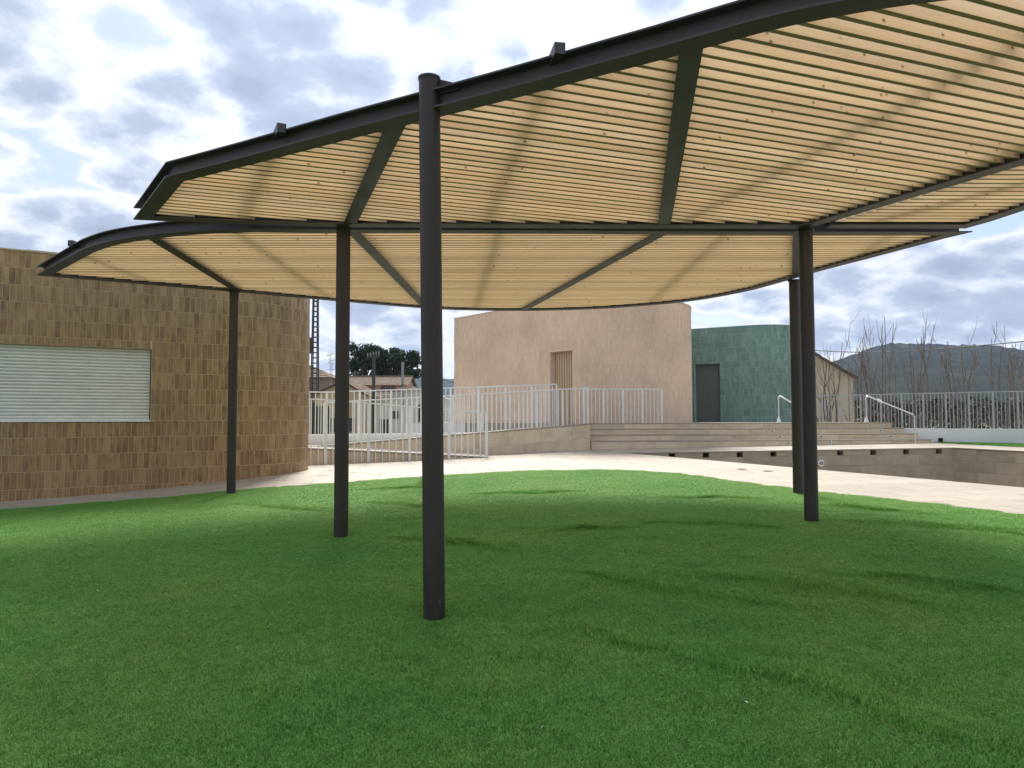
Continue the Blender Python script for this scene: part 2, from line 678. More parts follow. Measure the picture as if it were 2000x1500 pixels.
def clip_half(poly, a, b, keep_left=True):
    """clip a convex polygon by the line a->b, keeping its left (or right) side"""
    out = []
    ax, ay = a
    dx, dy = b[0] - ax, b[1] - ay

    def sd(p):
        s = dx * (p[1] - ay) - dy * (p[0] - ax)
        return s if keep_left else -s
    n = len(poly)
    for i in range(n):
        p, q = poly[i], poly[(i + 1) % n]
        sp, sq = sd(p), sd(q)
        if sp >= 0:
            out.append(p)
        if (sp > 0 and sq < 0) or (sp < 0 and sq > 0):
            t = sp / (sp - sq)
            out.append((p[0] + (q[0] - p[0]) * t, p[1] + (q[1] - p[1]) * t))
    return out


def area(poly):
    return 0.5 * sum(poly[i][0] * poly[(i + 1) % len(poly)][1] - poly[(i + 1) % len(poly)][0] * poly[i][1] for i in range(len(poly)))


def inside(poly, x, y):
    r = False
    n = len(poly)
    for i in range(n):
        x1, y1 = poly[i]
        x2, y2 = poly[(i + 1) % n]
        if (y1 > y) != (y2 > y) and x < (x2 - x1) * (y - y1) / (y2 - y1) + x1:
            r = not r
    return r


# land sheet reaching the horizon
mb = MB()
N_ = 40
for i in range(N_):
    for j in range(N_):
        x0, x1 = [-4800 + 9600 * k / N_ for k in (i, i + 1)]
        y0, y1 = [-900 + 5900 * k / N_ for k in (j, j + 1)]
        mb.face([(x0, y0, -1.6), (x1, y0, -1.6), (x1, y1, -1.6), (x0, y1, -1.6)])
mb.build('land', 'land', kind='structure')

# ------------------------------------------------------------------ turf
YS = [0.0, 3.0, 6.5, 9.59, 10.02, 11.11, 12.06, 12.33, 12.7, 12.94, 13.34, 13.63, 14.39, 15.99, 16.09, 17.04, 17.1]
LEFT = [(0.0, -10.6), (3.0, -10.6), (6.5, -10.2), (9.5, -9.6), (12.06, -8.27), (12.35, -7.6), (12.7, -6.97), (13.0, -5.9), (13.35, -5.1),
        (13.75, -4.5), (14.39, -3.46), (16.09, -1.39), (16.75, -0.5), (17.1, 0.5)]
RIGHT = [(0.0, 8.2), (3.0, 8.0), (6.5, 7.5), (9.59, 6.56), (10.02, 6.34), (11.11, 5.71), (12.33, 5.07), (13.34, 4.57), (14.7, 4.05), (15.99, 3.51),
         (16.7, 2.85), (17.1, 1.9)]


def drawn_in(tab):
    """the turf stands proud of the paving, so its cut edge lies a little nearer"""
    out = []
    for y, x in tab:
        k = 1 - .034 * min(1, max(0, (y - 7) / 3)) * (1 if y < 14 else 1.15)
        out.append((y * k, x * k))
    return out


def interp(tab, y):
    if y <= tab[0][0]:
        return tab[0][1]
    for (a, u), (b, v) in zip(tab, tab[1:]):
        if y <= b:
            return u + (v - u) * (y - a) / (b - a)
    return tab[-1][1]


LEFT, RIGHT = drawn_in(LEFT), drawn_in(RIGHT)
TURF_TOP = LEFT[-1][0]
TURF_POLY = [(x, y) for y, x in LEFT][::-1] + [(x, y) for y, x in RIGHT]

# long folds left by unrolling the turf: start, end, height, width
FOLDS = [((-1.6, 8.6), (0.4, 7.3), .030, .13), ((0.2, 6.8), (2.3, 5.2), .028, .16), ((0.9, 9.2), (3.4, 8.0), .022, .12),
         ((1.0, 6.6), (3.6, 5.1), .030, .18), ((0.0, 8.4), (1.6, 8.7), .028, .09), ((3.4, 8.9), (6.6, 7.2), .024, .16),
         ((0.2, 5.2), (1.6, 3.9), .026, .15), ((2.4, 6.4), (4.3, 5.5), .022, .14), ((1.2, 4.3), (2.2, 3.2), .020, .14),
         ((-4.5, 11.8), (-2.2, 10.2), .018, .10), ((-2.5, 11.6), (-0.5, 10.4), .018, .10), ((3.8, 10.4), (5.5, 9.0), .020, .12),
         ((-3.0, 13.0), (-1.0, 13.4), .016, .1), ((-1.0, 12.2), (1.5, 12.6), .016, .1), ((2.0, 11.6), (4.0, 10.9), .018, .12)]


def fold(x, y):
    h = 0.0
    for (ax, ay), (bx, by), a, w in FOLDS:
        dx, dy = bx - ax, by - ay
        L2 = dx * dx + dy * dy
        t = ((x - ax) * dx + (y - ay) * dy) / L2
        if t < -0.25 or t > 1.25:
            continue
        wob = 0.07 * math.sin(3.1 * t * 2 + ax * 5)
        d = ((x - ax) * dy - (y - ay) * dx) / math.sqrt(L2) + wob
        env = math.sin(math.pi * t) ** 1.2 if 0 < t < 1 else 0
        h += 1.35 * a * env * math.exp(-(d / (w * .72)) ** 2)
    return h


def turf_z(x, y):
    v = Vector((x * 0.9, y * 0.9, 0.3))
    return g(x, y) + .020 + fold(x, y) + .012 * noise.noise(v) + .007 * noise.noise(v * 3.1)


mb = MB()
rows, cols = 320, 260
grid = []
for j in range(rows + 1):
    y = TURF_TOP * j / rows
    xl, xr = interp(LEFT, y), interp(RIGHT, y)
    xl += .025 * noise.noise(Vector((y * 3, 1.7, 0))) + .012 * noise.noise(Vector((y * 9, 1.7, 0)))
    xr += .025 * noise.noise(Vector((y * 3, 8.7, 0))) + .012 * noise.noise(Vector((y * 9, 8.7, 0)))
    yy = y
    for i in range(cols + 1):
        x = xl + (xr - xl) * i / cols
        yo = .03 * noise.noise(Vector((x * 3, 5.5, 0))) if j == rows else 0
        grid.append((x, yy + yo, turf_z(x, yy)))
fc = [(j * (cols + 1) + i, j * (cols + 1) + i + 1, (j + 1) * (cols + 1) + i + 1, (j + 1) * (cols + 1) + i) for j in range(rows) for i in range(cols)]
mb.add(grid, fc)
# a skirt so that the turf has a thickness at its cut edge
ring = [j * (cols + 1) for j in range(rows, -1, -1)] + [i for i in range(1, cols + 1)] + [j * (cols + 1) + cols for j in range(1, rows + 1)] + \
       [rows * (cols + 1) + i for i in range(cols - 1, 0, -1)]
for a, b in zip(ring, ring[1:] + ring[:1]):
    p, q = Vector(grid[a]), Vector(grid[b])
    mb.face([p, p - Vector((0, 0, .07)), q - Vector((0, 0, .07)), q])
turf = mb.build('turf', 'turf', kind='structure')

# second strip of turf beyond the pool
FAR_TURF = [(14.57, 25.5), (15.0, 23.6), (15.75, 22.2), (19.0, 14.5), (22.5, 17.5), (16.42, 23.85), (14.75, 25.45)]
mb = MB()
for i in range(40):
    for j in range(6):
        def fp(u, v):
            a = Vector((14.57, 25.5)).lerp(Vector((19.0, 14.5)), u)
            a.x -= .28 * math.sin(u * math.pi)
            b = Vector((14.8, 25.5)).lerp(Vector((23.2, 17.8)), u)
            p = a.lerp(b, v)
            return (p.x, p.y, g(p.x, p.y) + .035 + .008 * noise.noise(Vector((p.x, p.y, 0))))
        mb.face([fp(i / 40, j / 6), fp(i / 40, (j + 1) / 6), fp((i + 1) / 40, (j + 1) / 6), fp((i + 1) / 40, j / 6)])
turf2 = mb.build('turf_strip', 'turf', kind='structure')


# grass blades: small patches of blades scattered over the turf
def blade_patch(k):
    rnd = random.Random(40 + k)
    vs, fs, tn = [], [], []
    for _ in range(640):
        x, y = rnd.uniform(-.17, .17), rnd.uniform(-.17, .17)
        if x * x + y * y > .17 ** 2:
            continue
        a = 9 * noise.noise(Vector((x * 16, y * 16, k * 5.0))) + rnd.gauss(0, .7)
        L = rnd.uniform(.014, .024) * (1 + .25 * noise.noise(Vector((x * 22, y * 22, 3 + k * 5.0))))
        w = rnd.uniform(.0010, .0018)
        lean = rnd.uniform(.1, .95) * L
        dx, dy = math.cos(a), math.sin(a)
        px, py = -dy * w, dx * w
        i = len(vs)
        vs += [(x - px, y - py, -.004), (x + px, y + py, -.004),
               (x + dx * lean * .35 - px * .9, y + dy * lean * .35 - py * .9, L * .6), (x + dx * lean * .35 + px * .9, y + dy * lean * .35 + py * .9, L * .6),
               (x + dx * lean, y + dy * lean, L * (1 - .25 * lean / L))]
        fs += [(i, i + 1, i + 3, i + 2), (i + 2, i + 3, i + 4)]
        tv = rnd.random()
        tn += [tv, tv]
    me = bpy.data.meshes.new('grass_blades')
    me.from_pydata(vs, [], fs)
    me.attributes.new('tint', 'FLOAT', 'FACE').data.foreach_set('value', tn)
    me.materials.append(MAT['blade'])
    return bpy.data.objects.new('grass_patch', me)


PATCH = [blade_patch(k) for k in range(4)]


def grass_nodes(density, obj):
    ng = bpy.data.node_groups.new('grass_scatter', 'GeometryNodeTree')
    ng.interface.new_socket('Geometry', in_out='INPUT', socket_type='NodeSocketGeometry')
    ng.interface.new_socket('Geometry', in_out='OUTPUT', socket_type='NodeSocketGeometry')
    gi, go = ng.nodes.new('NodeGroupInput'), ng.nodes.new('NodeGroupOutput')
    join = ng.nodes.new('GeometryNodeJoinGeometry')
    for k, p in enumerate(PATCH):
        dist = ng.nodes.new('GeometryNodeDistributePointsOnFaces')
        dist.inputs['Density'].default_value = density / len(PATCH)
        dist.inputs['Seed'].default_value = 11 + k
        ng.links.new(gi.outputs[0], dist.inputs['Mesh'])
        oi = ng.nodes.new('GeometryNodeObjectInfo')
        oi.inputs['Object'].default_value = p
        oi.inputs['As Instance'].default_value = True
        inst = ng.nodes.new('GeometryNodeInstanceOnPoints')
        rv = ng.nodes.new('FunctionNodeRandomValue')
        rv.data_type = 'FLOAT_VECTOR'
        rv.inputs[0].default_value = (0, 0, 0)
        rv.inputs[1].default_value = (0, 0, 6.283)
        rv.inputs['Seed'].default_value = k
        rs = ng.nodes.new('FunctionNodeRandomValue')
        rs.data_type = 'FLOAT'
        rs.inputs[2].default_value = 0.8
        rs.inputs[3].default_value = 1.15
        rs.inputs['Seed'].default_value = 50 + k
        ng.links.new(dist.outputs['Points'], inst.inputs['Points'])
        ng.links.new(oi.outputs['Geometry'], inst.inputs['Instance'])
        rr = ng.nodes.new('FunctionNodeRotateRotation')
        rr.rotation_space = 'LOCAL'
        ng.links.new(dist.outputs['Rotation'], rr.inputs[0])
        ng.links.new(rv.outputs[0], rr.inputs[1])
        ng.links.new(rr.outputs[0], inst.inputs['Rotation'])
        ng.links.new(rs.outputs[1], inst.inputs['Scale'])
        ng.links.new(inst.outputs[0], join.inputs[0])
    ng.links.new(join.outputs[0], go.inputs[0])
    md = obj.modifiers.new('grass', 'NODES')
    md.node_group = ng


def grass_on(src, density, name, cut=None):
    me = src.data.copy()
    me.name = name
    if cut:
        bm = bmesh.new()
        bm.from_mesh(me)
        dead = [f for f in bm.faces if abs(f.normal.z) < .3 or cut(f.calc_center_median())]
        bmesh.ops.delete(bm, geom=dead, context='FACES')
        bm.to_mesh(me)
        bm.free()
    o = bpy.data.objects.new(name, me)
    COL.objects.link(o)
    o['kind'] = 'stuff'
    grass_nodes(density, o)
    return o


grass_on(turf, 140, 'grass', cut=lambda c: c.y < 1.6)
grass_on(turf2, 100, 'grass', cut=lambda c: False)

# petals and scraps on the turf
rnd = random.Random(3)
mb = MB()
for _ in range(46):
    y = rnd.uniform(3.2, 13)
    x = rnd.uniform(-.62, .45) * y
    z = turf_z(x, y) + .036
    a = rnd.uniform(0, 6.28)
    s = rnd.uniform(.006, .014)
    c, sn = math.cos(a) * s, math.sin(a) * s
    mb.face([(x - c, y - sn, z), (x + sn * .6, y - c * .6, z + .004), (x + c, y + sn, z + .001), (x - sn * .6, y + c * .6, z + .006)])
mb.build('litter', 'litter', kind='stuff')

# ------------------------------------------------------------------ paving
POOL = [(3.36, 22.3), (12.2, 5.6), (18.0, 13.3), (13.55, 22.89)]      # counter-clockwise
PU = Vector((0.995, 0.0998))
PV = Vector((-0.0998, 0.995))


def outside_pool(poly):
    res, cur = [], poly
    n = len(POOL)
    for i in range(n):
        a, b = POOL[i], POOL[(i + 1) % n]
        o = clip_half(cur, a, b, keep_left=False)
        if len(o) > 2 and area(o) > 2e-3:
            res.append(o)
        cur = clip_half(cur, a, b, keep_left=True)
        if len(cur) < 3 or area(cur) < 2e-3:
            break
    return res


deck = structure('pavement')
bed = MB()
pieces = []
SU, SV = 1.2, 0.6
for i in range(-14, 22):
    for j in range(8, 50):
        off = SU * .5 if j % 2 else 0
        u0, v0 = i * SU + off, j * SV
        q = []
        for a, b in ((0, 0), (1, 0), (1, 1), (0, 1)):
            p = PU * (u0 + a * SU) + PV * (v0 + b * SV)
            q.append((p.x, p.y))
        if all(inside(TURF_POLY, *p) for p in q) or q[0][1] > 27.5:
            continue
        cx = sum(p[0] for p in q) / 4
        cy = sum(p[1] for p in q) / 4
        if cx < -12.5 or cx > 24 or (cy < 8 and abs(cx) < 7):
            continue
        for piece in outside_pool(q):
            bed.face([(x, y, g(x, y) - .014) for x, y in piece])
            c = Vector((sum(p[0] for p in piece) / len(piece), sum(p[1] for p in piece) / len(piece)))
            small = [tuple(c + (Vector(p) - c) * (1 - .006 / max(.05, (Vector(p) - c).length))) for p in piece]
            pieces.append((c, small))
bed.build('mortar_bed', 'grout', deck)


def hidden_under(c):
    # under the buildings, ramps and stairs
    return c.y > 24.2 + .1 * (c.x - 2.5) and c.x > -3 or (c.y > 19.2 + .414 * (c.x + 5.2) and c.x < -.6) or (c.y > 22.4 + .51 * (c.x + .6) and c.x < 2.6) \
        or c.y > 13.3 + .57 * (c.x + 9) and c.x < -4.4


vis, rest = [], []
for c, p in pieces:
    inview = c.y > 6 and abs(c.x / c.y) < .72
    under = all(inside(TURF_POLY, x, y) for x, y in p)
    (vis if inview and not under and not hidden_under(c) else rest).append((c, p))
vis.sort(key=lambda cp: cp[0].length)
rest += vis[296:]
for c, p in vis[:296]:
    m_ = MB()
    m_.tint = random.random()
    m_.prism(p, lambda x, y: g(x, y) - .03, g)
    m_.build('paving_slab', 'paving', deck)
m_ = MB()
for c, p in rest:
    m_.tint = random.random()
    m_.prism(p, lambda x, y: g(x, y) - .03, g)
m_.build('paving_slabs', 'paving', deck, kind='stuff')
# two small floor drains
for x, y in ((5.45, 15.9), (5.05, 16.4)):
    m_ = MB()
    m_.box((x, y, g(x, y) + .006), (.16, .16, .012), rz=.1)
    for k in range(3):
        m_.box((x - .04 + .04 * k, y, g(x, y) + .014), (.012, .12, .006), rz=.1)
    tag(m_.build('floor_drain', 'galv'), 'small square metal drain in the cream deck, %s one of two' % ('nearer' if y < 16 else 'farther'), 'drain', 'floor drains in the pool deck')


# ------------------------------------------------------------------ pool
def tiled_wall(parent, a, b, ztop, zbot, tw, th, mat, thick=.02, name='tile', skip=None, gap=.005, seed=1):
    """running-bond tiles as separate parts on the face left of a->b; ztop/zbot callables of distance"""
    a, b = Vector(a), Vector(b)
    L = (b - a).length
    d = (b - a) / L
    nrm = Vector((d.y, -d.x))
    rnd_ = random.Random(seed)
    made = []
    zs = max(ztop(0), ztop(L))
    row = 0
    z = zs
    while z > min(zbot(0), zbot(L)):
        off = rnd_.choice((0, .33, .5)) * tw if row % 2 else 0
        s = -off
        while s < L:
            s0, s1 = max(0, s) + gap / 2, min(L, s + tw) - gap / 2
            s += tw
            if s1 - s0 < .04:
                continue
            t0 = [min(z, ztop(q)) for q in (s0, s1)]
            b0 = [max(z - th + gap, zbot(q)) for q in (s0, s1)]
            if max(t0[0] - b0[0], t0[1] - b0[1]) < .02:
                continue
            b0 = [min(b0[k], t0[k] - .001) for k in (0, 1)]
            if skip and skip((s0 + s1) / 2, (t0[0] + b0[0]) / 2):
                continue
            m = MB()
            m.tint = rnd_.random()
            P0, P1 = a + d * s0, a + d * s1
            F = nrm * (thick + rnd_.uniform(0, .003))
            vs = [(P0.x, P0.y, b0[0]), (P1.x, P1.y, b0[1]), (P1.x, P1.y, t0[1]), (P0.x, P0.y, t0[0])]
            vs += [(x + F.x, y + F.y, zz) for x, y, zz in vs]
            m.add(vs, [(4, 5, 6, 7), (0, 1, 5, 4), (1, 2, 6, 5), (2, 3, 7, 6), (3, 0, 4, 7)])
            made.append(m.build(name, mat, parent))
        z -= th
        row += 1
    return made


pool = structure('pool')
Pn = [Vector(p) for p in POOL]
m_ = MB()
m_.face([(p.x, p.y, -.95) for p in Pn])
m_.build('pool_floor', 'pool_stone', pool)
m_ = MB()
for i in range(4):
    a, b = Pn[i], Pn[(i + 1) % 4]
    d = (b - a).normalized()
    o = Vector((d.y, -d.x)) * .065
    a2, b2 = a + o, b + o
    dip = .21 if i == 3 else .02
    m_.face([(a2.x, a2.y, -1.0), (b2.x, b2.y, -1.0), (b2.x, b2.y, g(*b2) - dip), (a2.x, a2.y, g(*a2) - dip)])
m_.build('pool_shell', 'grout', pool)
# far wall with its row of overflow niches just under the coping; the wall direction runs from P3 (right) to P0 (left)
def pushed(a, b, k=.045):
    d = (b - a).normalized()
    o = Vector((d.y, -d.x)) * k
    return a + o - d * .05, b + o + d * .05


A, B = pushed(Pn[3], Pn[0])
FL = (B - A).length
fd = (B - A) / FL
NICHE_W, NICHE_H, NICHE_STEP, NICHE_FIRST = .20, .14, 1.04, .48
ztop = lambda s: g(*(A + fd * s)) - .05
m_ = MB()
niches = []
s = NICHE_FIRST
prev = 0.0
fn = Vector((-fd.y, fd.x))      # away from the water
if fn.y < 0:
    fn = -fn


def wall_piece(mm, s0, s1, zt, zb):
    p0, p1 = A + fd * s0, A + fd * s1
    i0, i1 = p0 - fn * .018, p1 - fn * .018
    mm.add([(p0.x, p0.y, zb), (p1.x, p1.y, zb), (p1.x, p1.y, zt), (p0.x, p0.y, zt), (i0.x, i0.y, zb), (i1.x, i1.y, zb), (i1.x, i1.y, zt), (i0.x, i0.y, zt)],
           [(4, 5, 6, 7), (0, 1, 5, 4), (1, 2, 6, 5), (2, 3, 7, 6), (3, 0, 4, 7)])


while True:
    e = min(FL, s - NICHE_W / 2)
    mm = MB()
    mm.tint = random.random()
    wall_piece(mm, prev + .002, e - .002, ztop((prev + e) / 2) + .045, ztop((prev + e) / 2) - NICHE_H)
    mm.build('tile', 'pool_stone', pool)
    if s + NICHE_W / 2 > FL - .3 or e >= FL:
        break
    c = A + fd * s
    nb = MB()
    zt_ = ztop(s)
    X, Y, Z = Vector((fd.x, fd.y, 0)), Vector((fn.x, fn.y, 0)), Vector((0, 0, 1))
    cc = Vector((c.x, c.y, zt_ - NICHE_H / 2))
    t_ = .006
    nb.box(cc + Y * .62, (NICHE_W, t_, NICHE_H), axes=(X, Y, Z))
    nb.box(cc + Y * .30 + X * (NICHE_W / 2 - t_), (t_, .64, NICHE_H), axes=(X, Y, Z))
    nb.box(cc + Y * .30 - X * (NICHE_W / 2 - t_), (t_, .64, NICHE_H), axes=(X, Y, Z))
    nb.box(cc + Y * .30 + Z * (NICHE_H / 2), (NICHE_W, .64, t_), axes=(X, Y, Z))
    nb.box(cc + Y * .30 - Z * (NICHE_H / 2), (NICHE_W, .64, t_), axes=(X, Y, Z))
    nb.build('overflow_niche', 'pool_stone', pool)
    prev = s + NICHE_W / 2
    s += NICHE_STEP
last_e = prev
tiled_wall(pool, A, B, lambda s: ztop(s) - NICHE_H - .003, lambda s: -.95, 1.1, .34, 'pool_stone', -.018, seed=5)
# right wall of the pool (P2 -> P3) and the two walls seen only from elsewhere
A2, B2 = pushed(Pn[2], Pn[3])
tiled_wall(pool, A2, B2, lambda s: g(*(A2 + (B2 - A2).normalized() * s)) - .05, lambda s: -.95, 1.1, .34, 'pool_stone', -.018, seed=6)

# round pool light on the far wall, still under its protective film
pl = A + fd * (FL * .409)
m_ = MB()
c = Vector((pl.x, pl.y, .235)) - Vector((fn.x, fn.y, 0)) * .02
q = Vector((-fn.x, -fn.y, 0))
m_.tube([c, c + q * .03, c + q * .035], [.105, .10, .075], 24)
o = m_.build('pool_light', 'stainless')
fix_smooth(o)
tag(o, 'round metal pool light on the far wall of the empty pool', 'pool light')
m_ = MB()
m_.tube([c + q * .034, c + q * .038], .072, 20)
m_.build('lens', 'galv', o)

# ------------------------------------------------------------------ ramps, platform, stairs
L1 = lambda x: 19.15 + .425 * (x + 5.21)
L2 = lambda x: 22.44 + .522 * (x + .61)
L3 = lambda x: L2(x) + 1.4
PLAT = 1.45


def z1(x):
    if x <= -5.2:
        return .87
    t = min(1, (x + 5.2) / 4.6)
    return .87 + (g(-.6, 21.2) + .004 - .87) * t


def z2(x):
    return .87 if x < -5.4 else min(PLAT, .89 + (x + 5.2) * (.56 / 7.73))


def face_panels(parent, x0, x1, line, zb, zt, w, mat, seed, th=.02, rows=2):
    """stone slabs in running bond on the front face of a wall that follows y=line(x)"""
    rnd_ = random.Random(seed)
    k = math.hypot(1, line(1) - line(0))
    H = .42
    for row in range(rows):
        x = x0 - (w * .5 / k if row % 2 else 0)
        while x < x1:
            a, b = max(x, x0) + .003, min(x + w / k, x1) - .003
            x += w / k
            if b - a < .05:
                continue
            ta = [zt(q) - .045 - row * H - (.005 if row else 0) for q in (a, b)]
            ba = [max(zb(q), zt(q) - .045 - (row + 1) * H) if row < rows - 1 else zb(q) for q in (a, b)]
            if ta[0] - ba[0] < .02 and ta[1] - ba[1] < .02:
                continue
            ba = [min(ba[i], ta[i] - .002) for i in (0, 1)]
            m = MB()
            m.tint = rnd_.random()
            t = th + rnd_.uniform(0, .002)
            ya, yb = line(a), line(b)
            m.add([(a, ya, ba[0]), (b, yb, ba[1]), (b, yb, ta[1]), (a, ya, ta[0]), (a, ya - t, ba[0]), (b, yb - t, ba[1]), (b, yb - t, ta[1]), (a, ya - t, ta[0])],
                  [(4, 5, 6, 7), (0, 1, 5, 4), (1, 2, 6, 5), (2, 3, 7, 6), (3, 0, 4, 7)])
            m.build('stone_panel', mat, parent)


ramp = thing('access_ramp', 'beige stone wheelchair ramp that doubles back behind pale grey railings', 'ramp', (-3, 20.5, .5))
m_ = MB()
xs = [-8.0, -5.2] + [-5.2 + .46 * k for k in range(1, 11)]
for a, b in zip(xs, xs[1:]):
    m_.face([(a, L1(a), z1(a)), (b, L1(b), z1(b)), (b, L2(b) - .005, z1(b)), (a, L2(a) - .005, z1(a))])
m_.face([(-8, L2(-8), .87), (-5.2, L2(-5.2), .87), (-5.2, L3(-5.2), .87), (-8, L3(-8), .87)])
xs = [-5.2 + 7.73 * k / 12 for k in range(13)]
for a, b in zip(xs, xs[1:]):
    m_.face([(a, L2(a), z2(a)), (b, L2(b), z2(b)), (b, L3(b) + .1, z2(b)), (a, L3(a) + .1, z2(a))])
m_.build('ramp_surface', 'paving', ramp)
m_ = MB()
for a, b in zip([-8] + [-5.2 + .46 * k for k in range(0, 11)], [-5.2 + .46 * k for k in range(0, 11)]):
    m_.face([(a, L1(a) + .003, g(a, L1(a)) - .3), (b, L1(b) + .003, g(b, L1(b)) - .3), (b, L1(b) + .003, z1(b) - .012), (a, L1(a) + .003, z1(a) - .012)])
for a, b in zip(xs, xs[1:]):
    m_.face([(a, L2(a) + .003, -.2), (b, L2(b) + .003, -.2), (b, L2(b) + .003, z2(b) - .012), (a, L2(a) + .003, z2(a) - .012)])
m_.face([(2.53, L2(2.53), -.2), (2.43, 25.2, -.2), (2.43, 25.2, PLAT - .01), (2.53, L2(2.53), PLAT - .01)])
m_.build('ramp_core', 'grout', ramp)
face_panels(ramp, -7.9, -.62, L1, lambda x: g(x, L1(x)) - .01, z1, 1.15, 'stone', 3, rows=1)
face_panels(ramp, -5.2, 2.53, L2, lambda x: min(g(x, L2(x)) - .01, z2(x) - .1), z2, 1.15, 'stone', 4, rows=2)
# thin coping strips
for nm, line, zz, xa, xb, n_ in (('coping_stone', L1, z1, -7.9, -.7, 7), ('coping_stone', L2, z2, -5.2, 2.53, 8)):
    for k in range(n_):
        a, b = xa + (xb - xa) * k / n_ + .003, xa + (xb - xa) * (k + 1) / n_ - .003
        m_ = MB()
        m_.tint = random.random()
        vs = []
        for dy, dz in ((-.035, -.04), (.16, -.04), (.16, .006), (-.035, .006)):
            vs += [(a, line(a) + dy, zz(a) + dz), (b, line(b) + dy, zz(b) + dz)]
        m_.add(vs, [(0, 1, 3, 2), (2, 3, 5, 4), (4, 5, 7, 6), (6, 7, 1, 0), (0, 2, 4, 6), (1, 7, 5, 3)])
        m_.build(nm, 'paving', ramp)

plat = structure('terrace')
ST0 = Vector((2.56, 24.12))
SD, SNRM = PU, PV
TREAD = .35


def stp(u, v):
    p = ST0 + SD * u + SNRM * v
    return (p.x, p.y)


pl_poly = [stp(-.12, 3 * TREAD + .02), stp(11.05, 3 * TREAD + .02), (13.75, 29.0), (13.2, 41), (-2.9, 41), (-3.1, 31.8), (1.2, 26.3)]
m_ = MB()
m_.prism(pl_poly, -1.5, PLAT - .006)
m_.build('terrace_floor', 'paving', plat)

stairs = thing('stone_steps', 'four wide beige stone steps with small round lights, rising from the pool deck', 'steps', (8, 24.5, .68))
base_fn = lambda u: g(*stp(u, 0))
tops = [.885, 1.073, 1.262, PLAT]
ends = [11.75, 11.5, 11.25, 11.0]
for i in range(4):
    n_ = 8
    L = ends[i]
    for k in range(n_):
        a, b = L * k / n_, L * (k + 1) / n_
        poly = [stp(a + .002, i * TREAD), stp(b - .002, i * TREAD), stp(b - .002, i * TREAD + TREAD + .01), stp(a + .002, i * TREAD + TREAD + .01)]
        lo = (tops[i - 1] - .002) if i else None
        m_ = MB()
        m_.tint = random.random()
        m_.prism(poly, (lambda x, y: g(x, y) - .02) if i == 0 else lo, tops[i] - .035 + .0)
        m_.build('riser_block', 'stone', stairs)
        m_ = MB()
        m_.tint = random.random()
        poly = [stp(a + .002, i * TREAD - .018), stp(b - .002, i * TREAD - .018), stp(b - .002, i * TREAD + TREAD + .01), stp(a + .002, i * TREAD + TREAD + .01)]
        m_.prism(poly, tops[i] - .034, tops[i])
        m_.build('tread_slab', 'paving', stairs)
m_ = MB()
for i in range(4):
    m_.prism([stp(.02, i * TREAD + .02), stp(ends[i] - .01, i * TREAD + .02), stp(ends[i] - .01, 3 * TREAD + .1), stp(.02, 3 * TREAD + .1)], -.2, tops[i] - .04)
m_.build('step_core', 'grout', stairs)
for col in ((6.32, 6.46, 6.56, 6.68), (7.77, 7.89, 8.00, 8.14), (10.21, 10.36, 10.51, 10.66)):
    for i, u in enumerate(col[::-1]):
        zc = (tops[i] + (tops[i - 1] if i else base_fn(u))) / 2
        c = Vector((*stp(u, i * TREAD), zc))
        q = Vector((-SNRM.x, -SNRM.y, 0))
        m_ = MB()
        m_.tube([c - q * .01, c + q * .012], .052, 16)
        o = m_.build('step_light', 'stainless', stairs)
        m_ = MB()
        m_.tube([c + q * .010, c + q * .016], .030, 12)
        m_.build('lens', 'glass', o)

# handrails on the steps
for nm, lab, u0 in (('handrail', 'bent white stainless handrail standing before the green tiled building', 6.98),
                    ('handrail', 'sloping stainless handrail at the free end of the steps, before the bar fence', 10.22)):
    upx, upy = stp(u0, 3 * TREAD + .25)
    dnx, dny = stp(u0 + (.86 if u0 > 8 else .60), -.12)
    zt, zb = PLAT + .92, g(dnx, dny) + .92
    root = thing(nm, lab, 'handrail', (dnx, dny, g(dnx, dny)), 'handrails on the steps')
    up, dn = Vector((upx, upy, 0)), Vector((dnx, dny, 0))
    d = (dn - up).normalized()
    m_ = MB()
    pts = [up + d * -.02 + Vector((0, 0, zt - .10)), up + d * .0 + Vector((0, 0, zt - .03)), up + d * .05 + Vector((0, 0, zt + .0)), up + d * .13 + Vector((0, 0, zt - .01))]
    pts += [up.lerp(dn, t) + Vector((0, 0, zt + (zb - zt) * (t - .06))) for t in (.2, .6, .98)]
    m_.tube(pts, .026, 10)
    fix_smooth(m_.build('top_bar', 'stainless' if u0 > 8 else 'wrap', root), 60)
    m_ = MB()
    m_.tube([(upx, upy, PLAT), (upx, upy, zt - .08)], .022, 10)
    fix_smooth(m_.build('post', 'stainless', root))
    m_ = MB()
    m_.tube([(dnx, dny, g(dnx, dny)), (dnx, dny, zb + .03)], .022, 10)
    fix_smooth(m_.build('post', 'stainless', root))
    m_ = MB()
    m_.tube([(upx, upy, PLAT), (upx, upy, PLAT + .05), (upx, upy, PLAT + .2)], [.08, .07, .026], 12)
    fix_smooth(m_.build('base_cover', 'wrap', root))
    m_ = MB()
    m_.tube([(dnx, dny, g(dnx, dny)), (dnx, dny, g(dnx, dny) + .02)], .06, 14)
    fix_smooth(m_.build('base_cover', 'stainless', root))
    if u0 > 8:
        c = up.lerp(dn, .3) + Vector((0, 0, zt + (zb - zt) * .24))
        m_ = MB()
        m_.tube([c - d * .09 + Vector((0, 0, .06)), c, c + d * .09 - Vector((0, 0, .06))], [.03, .055, .03], 9)
        fix_smooth(m_.build('wrapping', 'wrap', root))


